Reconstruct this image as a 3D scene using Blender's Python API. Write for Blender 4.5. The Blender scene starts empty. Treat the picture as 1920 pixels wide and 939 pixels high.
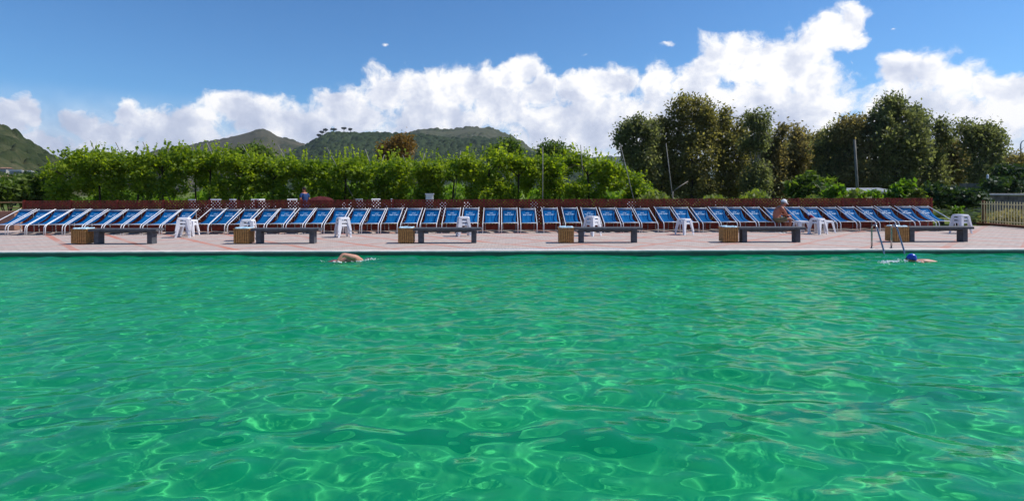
import bpy, math, random
import numpy as np
from mathutils import Vector, Matrix

R = random.Random(7)
rng = np.random.default_rng(11)
sc = bpy.context.scene
COL = sc.collection
PI = math.pi
H, F = 1.6, 1020.0                       # eye height over the deck, focal length in source pixels
ROLL = 0.0027
def yh(px): return 356.0 - ROLL * (px - 960)
def at(px, py, D):                       # a measured point of the photograph at distance D
    return Vector(((px - 960) * D / F, D, H - (py - yh(px)) * D / F))
def X(px, D): return (px - 960) * D / F

# ------------------------------------------------------------------ helpers
class MB:
    def __init__(s): s.v = []; s.f = []; s.n = 0; s.mi = []
    def add(s, vs, fs, mi=0):
        b = s.n
        s.v.extend([tuple(v) for v in vs]); s.n += len(vs)
        for f in fs: s.f.append(tuple(i + b for i in f)); s.mi.append(mi)
    def box(s, c, d, m=None, mi=0):
        x, y, z = d[0] / 2, d[1] / 2, d[2] / 2
        vs = [Vector((sx * x, sy * y, sz * z)) for sz in (-1, 1) for sy in (-1, 1) for sx in (-1, 1)]
        if m is not None: vs = [m @ v for v in vs]
        vs = [v + Vector(c) for v in vs]
        s.add(vs, [(0, 2, 3, 1), (4, 5, 7, 6), (0, 1, 5, 4), (2, 6, 7, 3), (0, 4, 6, 2), (1, 3, 7, 5)], mi)
    def bar(s, a, b, w, t, up=(0, 0, 1), mi=0):          # rectangular bar a->b, w across, t thick
        a, b = Vector(a), Vector(b); d = (b - a).normalized()
        u = Vector(up)
        sd = d.cross(u)
        if sd.length < 1e-5: sd = d.cross(Vector((1, 0, 0)))
        sd.normalize(); u = sd.cross(d)
        vs = []
        for p in (a, b):
            for (i, j) in ((-1, -1), (1, -1), (1, 1), (-1, 1)):
                vs.append(p + sd * (i * w / 2) + u * (j * t / 2))
        s.add(vs, [(3, 2, 1, 0), (4, 5, 6, 7), (0, 1, 5, 4), (1, 2, 6, 5), (2, 3, 7, 6), (3, 0, 4, 7)], mi)
    def tube(s, pts, r, n=8, cap=True, mi=0):
        pts = [Vector(p) for p in pts]
        rs = r if isinstance(r, (list, tuple)) else [r] * len(pts)
        ref = None; rings = []
        for i, p in enumerate(pts):
            d = (pts[min(i + 1, len(pts) - 1)] - pts[max(i - 1, 0)]).normalized()
            if ref is None:
                ref = d.orthogonal().normalized()
            ref = (ref - d * ref.dot(d)).normalized()
            bi = d.cross(ref)
            rings.append([p + (ref * math.cos(k * 2 * PI / n) + bi * math.sin(k * 2 * PI / n)) * rs[i] for k in range(n)])
        vs = [v for ring in rings for v in ring]; fs = []
        for i in range(len(pts) - 1):
            for k in range(n):
                a = i * n + k; b = i * n + (k + 1) % n
                fs.append((a, b, b + n, a + n))
        if cap:
            fs.append(tuple(reversed(range(n)))); fs.append(tuple(range((len(pts) - 1) * n, len(pts) * n)))
        s.add(vs, fs, mi)
    def ball(s, c, r, nu=12, nv=8, mi=0, m=None, cut=None):
        c = Vector(c); r = (r, r, r) if not isinstance(r, (tuple, list)) else r
        vs = []; fs = []
        for j in range(nv + 1):
            th = PI * j / nv
            if cut is not None: th = min(th, cut)
            for i in range(nu):
                ph = 2 * PI * i / nu
                v = Vector((r[0] * math.sin(th) * math.cos(ph), r[1] * math.sin(th) * math.sin(ph), r[2] * math.cos(th)))
                vs.append(c + (m @ v if m is not None else v))
        for j in range(nv):
            for i in range(nu):
                a = j * nu + i; b = j * nu + (i + 1) % nu
                fs.append((a, a + nu, b + nu, b))
        s.add(vs, fs, mi)
    def mesh(s, name, mats, smooth=False):
        me = bpy.data.meshes.new(name)
        me.from_pydata(s.v, [], s.f)
        for m in (mats if isinstance(mats, (list, tuple)) else [mats]): me.materials.append(m)
        if any(s.mi): me.polygons.foreach_set('material_index', s.mi)
        if smooth: me.polygons.foreach_set('use_smooth', [True] * len(me.polygons))
        me.update()
        return me
    def build(s, name, mats, parent=None, loc=(0, 0, 0), rz=0, smooth=False):
        return link(name, s.mesh(name, mats, smooth), parent, loc, rz)

def link(name, data, parent=None, loc=(0, 0, 0), rz=0):
    o = bpy.data.objects.new(name, data); COL.objects.link(o)
    if parent is not None: o.parent = parent
    o.location = loc; o.rotation_euler = (0, 0, rz)
    return o
def tag(o, label=None, cat=None, group=None, kind=None):
    if label: o['label'] = label
    if cat: o['category'] = cat
    if group: o['group'] = group
    if kind: o['kind'] = kind
    return o
def thing(name, label, cat, loc=(0, 0, 0), rz=0, group=None):
    return tag(link(name, None, None, loc, rz), label, cat, group)
def copy_tree(o, parent=None):
    c = o.copy(); COL.objects.link(c)
    if parent is not None: c.parent = parent
    for ch in list(o.children): copy_tree(ch, c)
    return c

# ------------------------------------------------------------------ materials
def mat(name):
    m = bpy.data.materials.new(name); m.use_nodes = True
    nt = m.node_tree; nt.nodes.clear()
    return m, nt
def N(nt, t, **kw):
    n = nt.nodes.new(t)
    for k, v in kw.items():
        if k in n.inputs and not hasattr(n, k): n.inputs[k].default_value = v
        else:
            try: setattr(n, k, v)
            except Exception: n.inputs[k].default_value = v
    return n
def L(nt, a, b): nt.links.new(a, b)
def ramp(nt, fac, stops):
    r = nt.nodes.new('ShaderNodeValToRGB')
    while len(r.color_ramp.elements) < len(stops): r.color_ramp.elements.new(0.5)
    for e, (p, c) in zip(r.color_ramp.elements, stops):
        e.position = p; e.color = (*c, 1) if len(c) == 3 else c
    L(nt, fac, r.inputs[0]); return r.outputs[0]
def math_(nt, op, a, b=None, c=None, clamp=False):
    n = nt.nodes.new('ShaderNodeMath'); n.operation = op; n.use_clamp = clamp
    for i, v in enumerate((a, b, c)):
        if v is None: continue
        if isinstance(v, (int, float)): n.inputs[i].default_value = v
        else: L(nt, v, n.inputs[i])
    return n.outputs[0]
def simple(name, col, rough=0.5, metal=0.0, vary=0.12, scale=6.0, spec=0.5, bump=0.0, bscale=60.0, coord='Object'):
    """One plain material: the colour broken up by two octaves of noise, roughness varied a little."""
    m, nt = mat(name)
    out = N(nt, 'ShaderNodeOutputMaterial'); p = N(nt, 'ShaderNodeBsdfPrincipled')
    tc = N(nt, 'ShaderNodeTexCoord')
    nz = N(nt, 'ShaderNodeTexNoise'); nz.inputs['Scale'].default_value = scale; nz.inputs['Detail'].default_value = 5
    L(nt, tc.outputs[coord], nz.inputs['Vector'])
    lo = tuple(c * (1 - vary) for c in col); hi = tuple(min(1, c * (1 + vary)) for c in col)
    L(nt, ramp(nt, nz.outputs[0], [(0.3, lo), (0.7, hi)]), p.inputs['Base Color'])
    p.inputs['Metallic'].default_value = metal
    p.inputs['Specular IOR Level'].default_value = spec
    L(nt, math_(nt, 'MULTIPLY_ADD', nz.outputs[0], 0.2, rough - 0.1), p.inputs['Roughness'])
    if bump:
        n2 = N(nt, 'ShaderNodeTexNoise'); n2.inputs['Scale'].default_value = bscale
        L(nt, tc.outputs[coord], n2.inputs['Vector'])
        b = N(nt, 'ShaderNodeBump'); b.inputs['Strength'].default_value = bump
        L(nt, n2.outputs[0], b.inputs['Height']); L(nt, b.outputs[0], p.inputs['Normal'])
    L(nt, p.outputs[0], out.inputs[0])
    return m
def leafmat(name, dark, light, trans=0.45, tcol=None):
    m, nt = mat(name)
    out = N(nt, 'ShaderNodeOutputMaterial')
    at_ = N(nt, 'ShaderNodeAttribute'); at_.attribute_name = 'tint'
    c = ramp(nt, at_.outputs['Fac'], [(0.0, dark), (0.55, tuple((a + b) / 2 for a, b in zip(dark, light))), (1.0, light)])
    d = N(nt, 'ShaderNodeBsdfPrincipled'); d.inputs['Roughness'].default_value = 0.55; d.inputs['Specular IOR Level'].default_value = 0.3
    t = N(nt, 'ShaderNodeBsdfTranslucent')
    L(nt, c, d.inputs['Base Color'])
    mx = N(nt, 'ShaderNodeMix'); mx.data_type = 'RGBA'; mx.blend_type = 'MULTIPLY'; mx.inputs[0].default_value = 1
    L(nt, c, mx.inputs[6]); mx.inputs[7].default_value = (*(tcol or (1.5, 1.7, 0.6)), 1)
    L(nt, mx.outputs[2], t.inputs[0])
    ms = N(nt, 'ShaderNodeMixShader'); ms.inputs[0].default_value = trans
    L(nt, d.outputs[0], ms.inputs[1]); L(nt, t.outputs[0], ms.inputs[2]); L(nt, ms.outputs[0], out.inputs[0])
    return m

M = {}
M['tube'] = simple('white_tube_metal', (0.70, 0.70, 0.72), 0.35, 0.0, 0.05, 20, 0.6)
M['greytube'] = simple('grey_tube_metal', (0.22, 0.22, 0.23), 0.5, 0.0, 0.1, 20, 0.4)
M['plastic'] = simple('white_plastic', (0.72, 0.71, 0.74), 0.4, 0, 0.06, 8)
M['bench'] = simple('bench_stone', (0.075, 0.078, 0.088), 0.7, 0, 0.35, 9, 0.3, 0.2, 120)
M['wood'] = simple('bin_wood', (0.37, 0.19, 0.06), 0.6, 0, 0.4, 14, 0.3)
M['wood_dark'] = simple('bin_wood_dark', (0.05, 0.03, 0.015), 0.7, 0, 0.3, 14, 0.3)
M['liner'] = simple('bag_plastic', (0.42, 0.62, 0.74), 0.35, 0, 0.15, 30)
M['letter'] = simple('white_print', (0.36, 0.52, 0.72), 0.6, 0, 0.05)
M['steel'] = simple('stainless_steel', (0.33, 0.32, 0.32), 0.25, 0.95, 0.08, 12)
M['fence'] = simple('red_brown_lattice', (0.20, 0.028, 0.015), 0.62, 0, 0.45, 5, 0.3)
M['cream'] = simple('cream_paint', (0.76, 0.64, 0.35), 0.5, 0, 0.12, 8)
M['rust'] = simple('rust_kerb', (0.20, 0.075, 0.04), 0.8, 0, 0.4, 6, 0.2)
M['tanwood'] = simple('weathered_rail', (0.36, 0.22, 0.09), 0.7, 0, 0.3, 8, 0.2)
M['stake'] = simple('stake_wood', (0.24, 0.23, 0.20), 0.75, 0, 0.25, 5, 0.2)
M['polewood'] = simple('pole_wood', (0.16, 0.15, 0.13), 0.8, 0, 0.3, 5, 0.2)
M['bark'] = simple('bark', (0.085, 0.07, 0.055), 0.9, 0, 0.5, 7, 0.1, 0.5, 30)
M['vinebark'] = simple('vine_bark', (0.05, 0.04, 0.03), 0.9, 0, 0.5, 9, 0.1)
M['palebark'] = simple('pale_bark', (0.24, 0.21, 0.17), 0.85, 0, 0.4, 4, 0.1)
M['skin'] = simple('tanned_skin', (0.38, 0.13, 0.075), 0.5, 0, 0.14, 12, 0.4)
M['skin2'] = simple('fair_skin', (0.50, 0.24, 0.16), 0.45, 0, 0.1, 12, 0.5)
M['cap'] = simple('white_cotton', (0.86, 0.85, 0.84), 0.8, 0, 0.06, 20, 0.2)
M['olive'] = simple('olive_cotton', (0.15, 0.13, 0.07), 0.85, 0, 0.2, 15, 0.2)
M['hair'] = simple('grey_hair', (0.16, 0.14, 0.13), 0.8, 0, 0.3, 30, 0.2)
M['darkhair'] = simple('dark_hair', (0.03, 0.02, 0.015), 0.6, 0, 0.3, 30, 0.3)
M['bluecap'] = simple('blue_rubber', (0.012, 0.055, 0.42), 0.3, 0, 0.12, 10, 0.5)
M['black'] = simple('black_rubber', (0.012, 0.012, 0.014), 0.5, 0, 0.2)
M['trunks'] = simple('crimson_nylon', (0.20, 0.03, 0.06), 0.6, 0, 0.2)
M['blueshirt'] = simple('blue_cotton', (0.02, 0.05, 0.15), 0.8, 0, 0.2, 10, 0.2)
M['towel'] = simple('wine_towel', (0.14, 0.012, 0.03), 0.95, 0, 0.25, 40, 0.1, 0.4, 200)
M['canopy'] = simple('maroon_canvas', (0.075, 0.012, 0.012), 0.85, 0, 0.25, 6, 0.2)
M['carwhite'] = simple('white_car_paint', (0.74, 0.75, 0.77), 0.25, 0, 0.03, 3)
M['glass'] = simple('dark_window', (0.02, 0.025, 0.03), 0.1, 0, 0.1)
M['render'] = simple('white_render', (0.36, 0.35, 0.33), 0.9, 0, 0.1, 2, 0.1)
M['tile'] = simple('clay_tile', (0.30, 0.17, 0.12), 0.85, 0, 0.2, 3, 0.1)
M['rooftop'] = simple('pale_roof', (0.62, 0.62, 0.64), 0.85, 0, 0.12, 2, 0.1)
M['greyroof'] = simple('grey_sheet_roof', (0.27, 0.29, 0.32), 0.6, 0, 0.15, 3)
M['stone'] = simple('old_stone', (0.19, 0.17, 0.15), 0.9, 0, 0.45, 3.5, 0.1, 0.6, 14)
M['foam'] = simple('white_foam', (0.8, 0.85, 0.85), 0.6, 0, 0.05, 30)

def sling_mat():
    m, nt = mat('blue_sling')
    out = N(nt, 'ShaderNodeOutputMaterial'); p = N(nt, 'ShaderNodeBsdfPrincipled')
    tc = N(nt, 'ShaderNodeTexCoord'); oi = N(nt, 'ShaderNodeObjectInfo')
    mp = N(nt, 'ShaderNodeMapping'); mp.inputs['Scale'].default_value = (26, 1.4, 1.4)
    ad = N(nt, 'ShaderNodeVectorMath'); ad.operation = 'ADD'
    L(nt, tc.outputs['Object'], ad.inputs[0])
    cb = N(nt, 'ShaderNodeCombineXYZ'); L(nt, math_(nt, 'MULTIPLY', oi.outputs['Random'], 37.0), cb.inputs[0]); L(nt, cb.outputs[0], ad.inputs[1])
    L(nt, ad.outputs[0], mp.inputs[0])
    nz = N(nt, 'ShaderNodeTexNoise'); nz.inputs['Scale'].default_value = 1.0; nz.inputs['Detail'].default_value = 4
    L(nt, mp.outputs[0], nz.inputs['Vector'])
    c = ramp(nt, nz.outputs[0], [(0.25, (0.001, 0.058, 0.19)), (0.5, (0.001, 0.102, 0.295)), (0.72, (0.012, 0.165, 0.41))])
    hv = N(nt, 'ShaderNodeHueSaturation')
    L(nt, math_(nt, 'MULTIPLY_ADD', oi.outputs['Random'], 0.3, 0.85), hv.inputs['Value']); L(nt, c, hv.inputs['Color'])
    L(nt, hv.outputs[0], p.inputs['Base Color'])
    p.inputs['Roughness'].default_value = 0.8; p.inputs['Specular IOR Level'].default_value = 0.06
    wv = N(nt, 'ShaderNodeTexNoise'); wv.inputs['Scale'].default_value = 500
    L(nt, tc.outputs['Object'], wv.inputs['Vector'])
    b = N(nt, 'ShaderNodeBump'); b.inputs['Strength'].default_value = 0.15; L(nt, wv.outputs[0], b.inputs['Height']); L(nt, b.outputs[0], p.inputs['Normal'])
    t = N(nt, 'ShaderNodeBsdfTranslucent'); L(nt, hv.outputs[0], t.inputs[0])
    ms = N(nt, 'ShaderNodeMixShader'); ms.inputs[0].default_value = 0.12
    L(nt, p.outputs[0], ms.inputs[1]); L(nt, t.outputs[0], ms.inputs[2]); L(nt, ms.outputs[0], out.inputs[0])
    return m
M['sling'] = sling_mat()

def deck_mat():
    m, nt = mat('pool_deck_pavers')
    out = N(nt, 'ShaderNodeOutputMaterial'); p = N(nt, 'ShaderNodeBsdfPrincipled')
    tc = N(nt, 'ShaderNodeTexCoord'); sp = N(nt, 'ShaderNodeSeparateXYZ'); L(nt, tc.outputs['Object'], sp.inputs[0])
    x, y = sp.outputs[0], sp.outputs[1]
    br = N(nt, 'ShaderNodeTexBrick'); br.inputs['Scale'].default_value = 1.0
    br.inputs['Brick Width'].default_value = 0.2; br.inputs['Row Height'].default_value = 0.1; br.inputs['Mortar Size'].default_value = 0.006
    br.inputs['Color1'].default_value = (0.45, 0.375, 0.325, 1); br.inputs['Color2'].default_value = (0.51, 0.435, 0.38, 1); br.inputs['Mortar'].default_value = (0.25, 0.21, 0.20, 1)
    L(nt, tc.outputs['Object'], br.inputs['Vector'])
    big = N(nt, 'ShaderNodeTexNoise'); big.inputs['Scale'].default_value = 0.55; big.inputs['Detail'].default_value = 6
    L(nt, tc.outputs['Object'], big.inputs['Vector'])
    def band(expr):
        f = math_(nt, 'FRACT', math_(nt, 'DIVIDE', expr, 2.17))
        return math_(nt, 'LESS_THAN', f, 0.115)
    a = band(math_(nt, 'ADD', math_(nt, 'ADD', x, y), 97.5 - 2.62))
    b = band(math_(nt, 'ADD', math_(nt, 'SUBTRACT', x, y), 97.5 + 3.3))
    k = math_(nt, 'MAXIMUM', a, math_(nt, 'MULTIPLY', b, 0.7))
    fade = math_(nt, 'MULTIPLY', k, ramp(nt, big.outputs[0], [(0.32, (0.25,) * 3), (0.62, (0.95,) * 3)]))
    pk = N(nt, 'ShaderNodeMix'); pk.data_type = 'RGBA'
    L(nt, ramp(nt, big.outputs[0], [(0.35, (0, 0, 0)), (0.7, (0.5, 0.5, 0.5))]), pk.inputs[0])
    L(nt, br.outputs[0], pk.inputs[6]); pk.inputs[7].default_value = (0.47, 0.37, 0.34, 1)
    mx = N(nt, 'ShaderNodeMix'); mx.data_type = 'RGBA'
    L(nt, fade, mx.inputs[0]); L(nt, pk.outputs[2], mx.inputs[6]); mx.inputs[7].default_value = (0.50, 0.19, 0.13, 1)
    st = N(nt, 'ShaderNodeTexNoise'); st.inputs['Scale'].default_value = 5; st.inputs['Detail'].default_value = 8; st.inputs['Roughness'].default_value = 0.7
    L(nt, tc.outputs['Object'], st.inputs['Vector'])
    m2 = N(nt, 'ShaderNodeMix'); m2.data_type = 'RGBA'; m2.blend_type = 'MULTIPLY'; m2.inputs[0].default_value = 1
    L(nt, mx.outputs[2], m2.inputs[6]); L(nt, ramp(nt, st.outputs[0], [(0.3, (0.78, 0.78, 0.79)), (0.62, (1.08, 1.06, 1.05))]), m2.inputs[7])
    L(nt, m2.outputs[2], p.inputs['Base Color']); p.inputs['Roughness'].default_value = 0.8; p.inputs['Specular IOR Level'].default_value = 0.25
    bp = N(nt, 'ShaderNodeBump'); bp.inputs['Strength'].default_value = 0.25; bp.inputs['Distance'].default_value = 0.01
    L(nt, st.outputs[0], bp.inputs['Height']); L(nt, bp.outputs[0], p.inputs['Normal'])
    L(nt, p.outputs[0], out.inputs[0])
    return m
M['deck'] = deck_mat()
M['coping'] = simple('coping_stone', (0.62, 0.55, 0.50), 0.7, 0, 0.16, 3.5, 0.3, 0.2, 40)
M['grate'] = simple('white_grate', (0.74, 0.73, 0.72), 0.5, 0, 0.05)
M['poolwall'] = simple('pool_wall_tile', (0.022, 0.085, 0.065), 0.4, 0, 0.3, 4)
M['lane'] = simple('dark_lane_tile', (0.002, 0.018, 0.022), 0.5, 0, 0.2, 3)

def floor_mat():
    m, nt = mat('pool_floor_tile')
    out = N(nt, 'ShaderNodeOutputMaterial'); p = N(nt, 'ShaderNodeBsdfPrincipled')
    tc = N(nt, 'ShaderNodeTexCoord'); nz = N(nt, 'ShaderNodeTexNoise'); nz.inputs['Scale'].default_value = 0.8; nz.inputs['Detail'].default_value = 4
    L(nt, tc.outputs['Object'], nz.inputs['Vector'])
    L(nt, ramp(nt, nz.outputs[0], [(0.3, (0.31, 0.56, 0.25)), (0.7, (0.42, 0.67, 0.30))]), p.inputs['Base Color'])
    p.inputs['Roughness'].default_value = 0.7
    L(nt, p.outputs[0], out.inputs[0]); return m
M['poolfloor'] = floor_mat()

def water_mat():
    m, nt = mat('emerald_pool_water')
    out = N(nt, 'ShaderNodeOutputMaterial')
    tc = N(nt, 'ShaderNodeTexCoord')
    nz = N(nt, 'ShaderNodeTexNoise'); nz.inputs['Scale'].default_value = 0.35; nz.inputs['Detail'].default_value = 3
    L(nt, tc.outputs['Object'], nz.inputs['Vector'])
    dif = N(nt, 'ShaderNodeBsdfDiffuse')
    L(nt, ramp(nt, nz.outputs[0], [(0.3, (0.0002, 0.31, 0.128)), (0.7, (0.0003, 0.39, 0.15))]), dif.inputs[0])
    ref = N(nt, 'ShaderNodeBsdfRefraction'); ref.inputs['IOR'].default_value = 1.33; ref.inputs['Roughness'].default_value = 0.0
    ref.inputs['Color'].default_value = (0.46, 0.99, 0.80, 1)
    body = N(nt, 'ShaderNodeMixShader'); body.inputs[0].default_value = 0.55
    L(nt, dif.outputs[0], body.inputs[1]); L(nt, ref.outputs[0], body.inputs[2])
    gl = N(nt, 'ShaderNodeBsdfGlossy'); gl.distribution = 'BECKMANN'; gl.inputs['Roughness'].default_value = 0.03
    b = N(nt, 'ShaderNodeBump'); b.inputs['Strength'].default_value = 0.16; b.inputs['Distance'].default_value = 0.02
    n2 = N(nt, 'ShaderNodeTexNoise'); n2.inputs['Scale'].default_value = 9; n2.inputs['Detail'].default_value = 4
    mp = N(nt, 'ShaderNodeMapping'); mp.inputs['Scale'].default_value = (0.7, 2.0, 1); mp.inputs['Rotation'].default_value = (0, 0, 0.12)
    L(nt, tc.outputs['Object'], mp.inputs[0]); L(nt, mp.outputs[0], n2.inputs['Vector']); L(nt, n2.outputs[0], b.inputs['Height'])
    L(nt, b.outputs[0], gl.inputs['Normal'])
    fr = N(nt, 'ShaderNodeFresnel'); fr.inputs['IOR'].default_value = 1.33
    top = N(nt, 'ShaderNodeMixShader'); L(nt, math_(nt, 'MINIMUM', math_(nt, 'MULTIPLY', fr.outputs[0], 0.9), 0.21), top.inputs[0]); L(nt, body.outputs[0], top.inputs[1]); L(nt, gl.outputs[0], top.inputs[2])
    L(nt, top.outputs[0], out.inputs[0])
    return m
M['water'] = water_mat()

def ground_mat():
    m, nt = mat('grass_and_soil')
    out = N(nt, 'ShaderNodeOutputMaterial'); p = N(nt, 'ShaderNodeBsdfPrincipled')
    tc = N(nt, 'ShaderNodeTexCoord'); nz = N(nt, 'ShaderNodeTexNoise'); nz.inputs['Scale'].default_value = 0.25; nz.inputs['Detail'].default_value = 10; nz.inputs['Roughness'].default_value = 0.65
    L(nt, tc.outputs['Object'], nz.inputs['Vector'])
    L(nt, ramp(nt, nz.outputs[0], [(0.3, (0.05, 0.075, 0.018)), (0.5, (0.11, 0.15, 0.03)), (0.68, (0.17, 0.15, 0.07))]), p.inputs['Base Color'])
    p.inputs['Roughness'].default_value = 0.95; p.inputs['Specular IOR Level'].default_value = 0.1
    L(nt, p.outputs[0], out.inputs[0]); return m
M['ground'] = ground_mat()

def hill_mat(name, cols, scale):
    m, nt = mat(name)
    out = N(nt, 'ShaderNodeOutputMaterial'); p = N(nt, 'ShaderNodeBsdfPrincipled')
    tc = N(nt, 'ShaderNodeTexCoord'); nz = N(nt, 'ShaderNodeTexNoise'); nz.inputs['Scale'].default_value = scale; nz.inputs['Detail'].default_value = 10; nz.inputs['Roughness'].default_value = 0.74
    L(nt, tc.outputs['Object'], nz.inputs['Vector'])
    at_ = N(nt, 'ShaderNodeAttribute'); at_.attribute_name = 'tint'
    f = math_(nt, 'ADD', math_(nt, 'MULTIPLY', nz.outputs[0], 0.85), math_(nt, 'MULTIPLY', at_.outputs['Fac'], 0.16))
    n = len(cols)
    L(nt, ramp(nt, f, [(0.28 + 0.5 * i / (n - 1), c) for i, c in enumerate(cols)]), p.inputs['Base Color'])
    p.inputs['Roughness'].default_value = 0.95; p.inputs['Specular IOR Level'].default_value = 0.05
    L(nt, p.outputs[0], out.inputs[0]); return m

# ------------------------------------------------------------------ camera
cd = bpy.data.cameras.new('camera'); cam = bpy.data.objects.new('camera', cd); COL.objects.link(cam)
cd.sensor_width = 36; cd.lens = 36 * F / 1920; cd.shift_y = -(469.5 - 356) / 1920
cd.clip_start = 0.05; cd.clip_end = 8000
cam.matrix_world = Matrix.Translation((0, 0, H)) @ Matrix.Rotation(PI / 2, 4, 'X') @ Matrix.Rotation(-ROLL, 4, 'Z')
sc.camera = cam

# ------------------------------------------------------------------ sun and sky
SUN = Vector((0.80, 0.09, 1.0)).normalized()
sd = bpy.data.lights.new('sun', 'SUN'); sun = bpy.data.objects.new('sun', sd); COL.objects.link(sun)
sd.energy = 4.2; sd.angle = math.radians(0.53); sd.color = (1.0, 0.95, 0.88)
sun.rotation_euler = SUN.to_track_quat('Z', 'Y').to_euler()
sun.location = (30, 5, 60)
try: sd.cycles.is_caustics_light = True
except Exception: pass

def make_world():
    w = bpy.data.worlds.new('World'); sc.world = w; w.use_nodes = True
    nt = w.node_tree; nt.nodes.clear()
    out = N(nt, 'ShaderNodeOutputWorld')
    sky = N(nt, 'ShaderNodeTexSky'); sky.sky_type = 'NISHITA'; sky.sun_disc = False
    sky.sun_elevation = math.asin(SUN.z); sky.sun_rotation = math.atan2(SUN.x, SUN.y)
    sky.air_density = 1.0; sky.dust_density = 0.3; sky.ozone_density = 2.2; sky.altitude = 50
    skm = N(nt, 'ShaderNodeMix'); skm.data_type = 'RGBA'; skm.blend_type = 'MULTIPLY'; skm.inputs[0].default_value = 1
    L(nt, sky.outputs[0], skm.inputs[6]); skm.inputs[7].default_value = (0.41, 0.72, 1.0, 1)
    bg = N(nt, 'ShaderNodeBackground'); bg.inputs[1].default_value = 0.115; L(nt, skm.outputs[2], bg.inputs[0])
    tc = N(nt, 'ShaderNodeTexCoord'); sp = N(nt, 'ShaderNodeSeparateXYZ'); L(nt, tc.outputs['Generated'], sp.inputs[0])
    x, y, z = sp.outputs
    az = math_(nt, 'ARCTAN2', x, y)
    hy = math_(nt, 'SQRT', math_(nt, 'ADD', math_(nt, 'MULTIPLY', x, x), math_(nt, 'MULTIPLY', y, y)))
    el = math_(nt, 'DIVIDE', z, math_(nt, 'MAXIMUM', hy, 0.02))
    cb = N(nt, 'ShaderNodeCombineXYZ'); L(nt, az, cb.inputs[0]); L(nt, el, cb.inputs[1])
    P0 = cb.outputs[0]
    def noise(vec, scale, detail, off, rough=0.55):
        v = N(nt, 'ShaderNodeVectorMath'); v.operation = 'ADD'; L(nt, vec, v.inputs[0]); v.inputs[1].default_value = off
        n = N(nt, 'ShaderNodeTexNoise'); n.inputs['Scale'].default_value = scale; n.inputs['Detail'].default_value = detail; n.inputs['Roughness'].default_value = rough
        L(nt, v.outputs[0], n.inputs['Vector']); return n
    wn = noise(P0, 16, 5, (3.1, 1.7, 0.4))
    wv = N(nt, 'ShaderNodeVectorMath'); wv.operation = 'MULTIPLY_ADD'
    sb = N(nt, 'ShaderNodeVectorMath'); sb.operation = 'SUBTRACT'; L(nt, wn.outputs['Color'], sb.inputs[0]); sb.inputs[1].default_value = (0.5, 0.5, 0.5)
    L(nt, sb.outputs[0], wv.inputs[0]); wv.inputs[1].default_value = (0.055, 0.04, 0); L(nt, P0, wv.inputs[2])
    Pw = wv.outputs[0]
    blobs = [  # cloud masses: centre and radii as seen from the pool, in source pixels, turned into azimuth and elevation below
        (42, 212, 44, 44), (5, 230, 60, 66), (70, 285, 120, 60), (150, 232, 60, 34), (232, 218, 40, 42), (290, 240, 90, 58), (345, 245, 110, 58),
        (432, 195, 58, 48), (480, 222, 90, 60), (560, 235, 110, 50), (625, 188, 48, 30), (655, 215, 90, 62), (722, 168, 58, 52), (795, 172, 70, 60),
        (845, 165, 56, 54), (890, 158, 56, 52), (945, 190, 90, 64), (985, 130, 58, 34), (950, 150, 60, 30), (1010, 165, 60, 40), (1085, 178, 66, 48), (1125, 158, 60, 40), (1150, 150, 40, 30), (1172, 158, 44, 30), (830, 222, 150, 46), (190, 252, 80, 40),
        (1105, 107, 32, 13), (1100, 240, 260, 84), (1235, 165, 34, 60), (1258, 215, 90, 60), (1310, 150, 62, 62), (1335, 112, 56, 52), (1392, 112, 66, 56),
        (1436, 112, 60, 54), (1485, 120, 64, 68), (1520, 92, 52, 50), (1558, 62, 52, 46), (1592, 42, 44, 42), (1600, 74, 36, 28), (1530, 150, 52, 46),
        (1440, 215, 220, 96), (1690, 142, 62, 56), (1742, 134, 66, 50), (1795, 150, 62, 44), (1838, 165, 50, 36), (1700, 200, 130, 66), (1890, 178, 90, 36),
        (1780, 240, 220, 76), (1930, 205, 80, 50), (725, 82, 18, 11), (1255, 80, 30, 8), (1680, 57, 18, 8), (1912, 33, 14, 12), (1596, 118, 9, 14),
        (480, 290, 420, 60), (-150, 260, 160, 90), (-420, 230, 170, 120), (2120, 210, 150, 110), (2450, 180, 200, 150), (-800, 250, 300, 90)]
    acc = None
    for (px, py, rx, ry) in blobs:
        thin = max(rx, ry) < 19 or ry < 14
        a = math.atan((px - 960) / F); ca = math.cos(a)
        e = (yh(px) - py) / F * ca
        ra, re = rx / F * ca * ca, ry / F * ca
        v = N(nt, 'ShaderNodeVectorMath'); v.operation = 'MULTIPLY_ADD'; L(nt, Pw, v.inputs[0])
        v.inputs[1].default_value = (1 / ra, 1 / re, 0); v.inputs[2].default_value = (-a / ra, -e / re, 0)
        ln = N(nt, 'ShaderNodeVectorMath'); ln.operation = 'LENGTH'; L(nt, v.outputs[0], ln.inputs[0])
        val = math_(nt, 'MULTIPLY_ADD', ln.outputs['Value'], 0.8, 0.72) if thin else ln.outputs['Value']
        acc = val if acc is None else math_(nt, 'SMOOTH_MIN', acc, val, 0.2)
    fld = math_(nt, 'SUBTRACT', 1.0, acc)
    n1 = noise(Pw, 24, 10, (0, 0, 2.0), 0.62)
    dlt = (0.016, 0.012, 2.0)
    n1b = noise(Pw, 24, 7, dlt, 0.62)
    n2 = noise(P0, 9, 6, (5, 2, 1.0), 0.55); n2b = noise(P0, 9, 4, (5.028, 2.024, 1.0), 0.55)
    dens = math_(nt, 'ADD', fld, math_(nt, 'MULTIPLY', math_(nt, 'SUBTRACT', n1.outputs[0], 0.51), 1.5))
    dens = math_(nt, 'ADD', dens, math_(nt, 'MULTIPLY', math_(nt, 'SUBTRACT', n2.outputs[0], 0.52), 0.7))
    mr = N(nt, 'ShaderNodeMapRange'); mr.interpolation_type = 'SMOOTHSTEP'
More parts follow.
